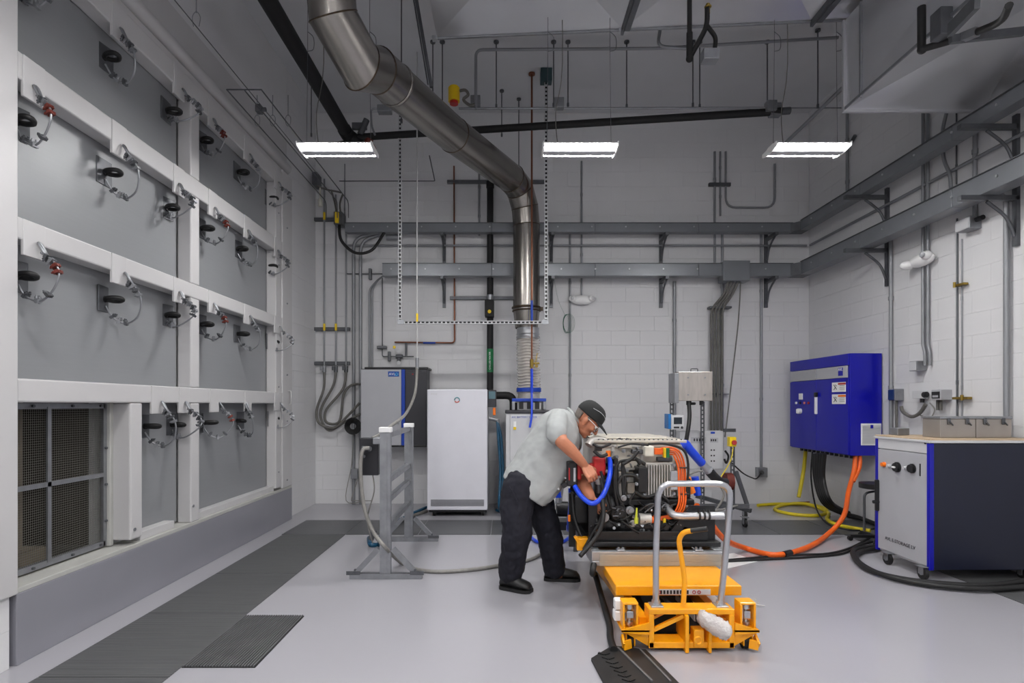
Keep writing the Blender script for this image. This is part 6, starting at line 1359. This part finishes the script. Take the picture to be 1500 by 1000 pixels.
# shirt
def ring(pb, pf, Yc, hw, n=28, e=2.4, tw=0.0):
    b = at(pb[0], pb[1], Yc+0.02); f = at(pf[0], pf[1], Yc-0.02); c = (b+f)/2; u = (f-b)/2; vs = []
    for k in range(n):
        t = 2*math.pi*k/n; cs, sn = math.cos(t), math.sin(t)
        q = 1+0.018*math.sin(5*t+pb[0]*0.3)+0.012*math.sin(9*t+pb[1]*0.21)
        vs.append(c+u*(math.copysign(abs(cs)**(2/e), cs)*q)+V((0, 1, 0))*(hw*math.copysign(abs(sn)**(2/e), sn)*q))
    return vs
sh = MB().loft([ring((737, 697), (799, 741), 4.33, 0.20), ring((742, 686), (806, 733), 4.33, 0.205), ring((752, 668), (822, 716), 4.34, 0.20), ring((768, 644), (838, 690), 4.35, 0.195), ring((784, 622), (846, 664), 4.37, 0.20),
    ring((797, 607), (849, 645), 4.38, 0.205), ring((812, 599), (848, 630), 4.38, 0.19), ring((826, 599), (847, 624), 4.37, 0.12), ring((834, 602), (846, 620), 4.365, 0.085)])
limb(sh, [at(818, 614, 4.24), at(815, 622, 4.16), at(814, 636, 4.08)], [0.078, 0.078, 0.072]); limb(sh, [at(832, 616, 4.5), at(837, 630, 4.54), at(838, 650, 4.53)], [0.09, 0.085, 0.078])
so_ = remesh('shirt', sh, shirtm, mn, 0.009, 3)
tx = bpy.data.textures.new('folds', 'CLOUDS'); tx.noise_scale = 0.16; tx.noise_depth = 2
dm = so_.modifiers.new('folds', 'DISPLACE'); dm.texture = tx; dm.strength = 0.030; dm.mid_level = 0.5
obj('collar', MB().loft([ring((830, 596), (851, 628), 4.365, 0.088, 20, 2), ring((834, 597), (853, 625), 4.365, 0.080, 20, 2), ring((838, 600), (853, 623), 4.365, 0.074, 20, 2), ring((833, 603), (848, 624), 4.365, 0.072, 20, 2)]), shirtm, so_)
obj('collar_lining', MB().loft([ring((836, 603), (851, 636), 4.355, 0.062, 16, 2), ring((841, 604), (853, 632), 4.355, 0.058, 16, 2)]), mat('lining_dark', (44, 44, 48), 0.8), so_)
for px, py in ((842, 668), (836, 684), (828, 700), (818, 716)):
    p = at(px, py, 4.16); obj('button', MB().cyl(p+V((0, 0.01, 0)), p+V((0.002, -0.002, 0)), 0.006, 8), lightc, so_)
# trousers
tr = MB()
limb(tr, [at(768, 700, 4.34), at(774, 712, 4.34)], [0.14, 0.14], k=0)
tr.ell(at(772, 704, 4.34), 0.145, 0.18, 0.13)
limb(tr, [hipN, at(756, 745, 4.22), kneeN, at(752, 815, 4.26), ankN+V((0.0, 0, 0.0))], [0.135, 0.125, 0.108, 0.100, 0.096])
limb(tr, [hipF, at(792, 745, 4.43), kneeF, at(808, 805, 4.47), ankF], [0.13, 0.12, 0.100, 0.094, 0.092])
to = remesh('trousers', tr, trousm, mn, 0.009, 3)
dm = to.modifiers.new('folds', 'DISPLACE'); tx2 = bpy.data.textures.new('folds2', 'CLOUDS'); tx2.noise_scale = 0.09; dm.texture = tx2; dm.strength = 0.03; dm.mid_level = 0.5
obj('pocket_seam', MB().tube([at(746, 712, 4.11), at(752, 722, 4.09), at(758, 735, 4.08)], 0.003, 5, 2), trousm, to)
# shoes
def shoe(heel, toe):
    heel, toe = V(heel), V(toe); d = (toe-heel); L_ = d.length; d.normalize(); sd = V((d.y, -d.x, 0)); rg = []
    for f_, hw, h in ((-0.03, 0.03, 0.08), (0.05, 0.045, 0.12), (0.25, 0.048, 0.14), (0.42, 0.05, 0.125), (0.6, 0.054, 0.098), (0.78, 0.056, 0.085), (0.92, 0.05, 0.072), (1.0, 0.030, 0.045)):
        c = heel+d*(L_*f_); r_ = []
        for k in range(14):
            t = 2*math.pi*k/14; z = 0.016+(h-0.016)*max(0.0, 0.5+0.5*math.sin(t))**0.8; w__ = hw*math.cos(t)*(1 if math.sin(t) < 0.3 else 0.85)
            r_.append(V((c.x, c.y, z))+sd*w__)
        rg.append(r_)
    o = obj('shoe', MB().loft(rg), shoem, mn)
    s_ = MB(); out = []
    for f_, hw in ((-0.05, 0.026), (0.02, 0.044), (0.15, 0.050), (0.4, 0.052), (0.6, 0.058), (0.78, 0.060), (0.92, 0.053), (1.02, 0.032)): out.append((f_, hw))
    poly = [heel+d*(L_*f_)+sd*hw for f_, hw in out]+[heel+d*(L_*f_)-sd*hw for f_, hw in reversed(out)]
    obj('sole', s_.prism([V((p.x, p.y, 0.001)) for p in poly], (0, 0, 0.024)), blackr, o)
    obj('tongue_strap', MB().tube([heel+d*(L_*0.5)+sd*0.04+V((0, 0, 0.08)), heel+d*(L_*0.5)+V((0, 0, 0.118)), heel+d*(L_*0.5)-sd*0.04+V((0, 0, 0.08))], 0.008, 6, 3), shoem, o)
    return o
hN = fl(735, 861); shoe(hN, fl(778, 868))
hF = fl(799, 849); shoe(hF, fl(849, 850))
# ------------------------------------------------------------ impact wrench
pw = thing('power_wrench', 'red and black cordless power wrench held in the right hand of the man', 'tool', at(860, 690, 4.16))
Yw = 4.16
def W(px, py, Y=Yw): return at(px, py, Y)
obj('handle', MB().tube([W(845, 688), W(855, 690), W(866, 688), W(874, 685)], 0.021, 12, 3), redm, pw)
obj('handle_end', MB().cbox(W(844, 0).x, W(851, 0).x, Yw-0.035, Yw+0.035, W(0, 702).z, W(0, 678).z, 0.01), redm, pw)
bt_ = obj('battery', MB().cbox(W(830, 0).x, W(845, 0).x, Yw-0.045, Yw+0.042, W(0, 711).z, W(0, 675).z, 0.01), blackm, pw)
obj('battery_label', MB().cbox(W(839, 0).x, W(842, 0).x, Yw-0.0475, Yw-0.044, W(0, 704).z, W(0, 684).z), greyc, bt_)
obj('battery_stripe', MB().cbox(W(832, 0).x, W(834, 0).x, Yw-0.0475, Yw-0.044, W(0, 702).z, W(0, 684).z), redm, bt_)
obj('battery_clip', MB().beam(W(830, 708), W(823, 712), 0.07, 0.03), blackm, pw)
obj('motor_head', MB().cbox(W(868, 0).x, W(886, 0).x, Yw-0.05, Yw+0.05, W(0, 696).z, W(0, 668).z, 0.016).cbox(W(863, 0).x, W(871, 0).x, Yw-0.03, Yw+0.03, W(0, 693).z, W(0, 678).z, 0.01), redm, pw)
obj('head_cap', MB().cyl(W(876, 669), W(876, 667), 0.034, 16), galvd, pw)
obj('gear_case', MB().cyl(W(877, 694), W(877, 705), 0.043, 18, 0.034).cyl(W(877, 705), W(877, 709), 0.024, 14), castm, pw)
obj('socket', MB().cyl(W(877, 709), W(877, 722), 0.017, 12), galvd, pw)
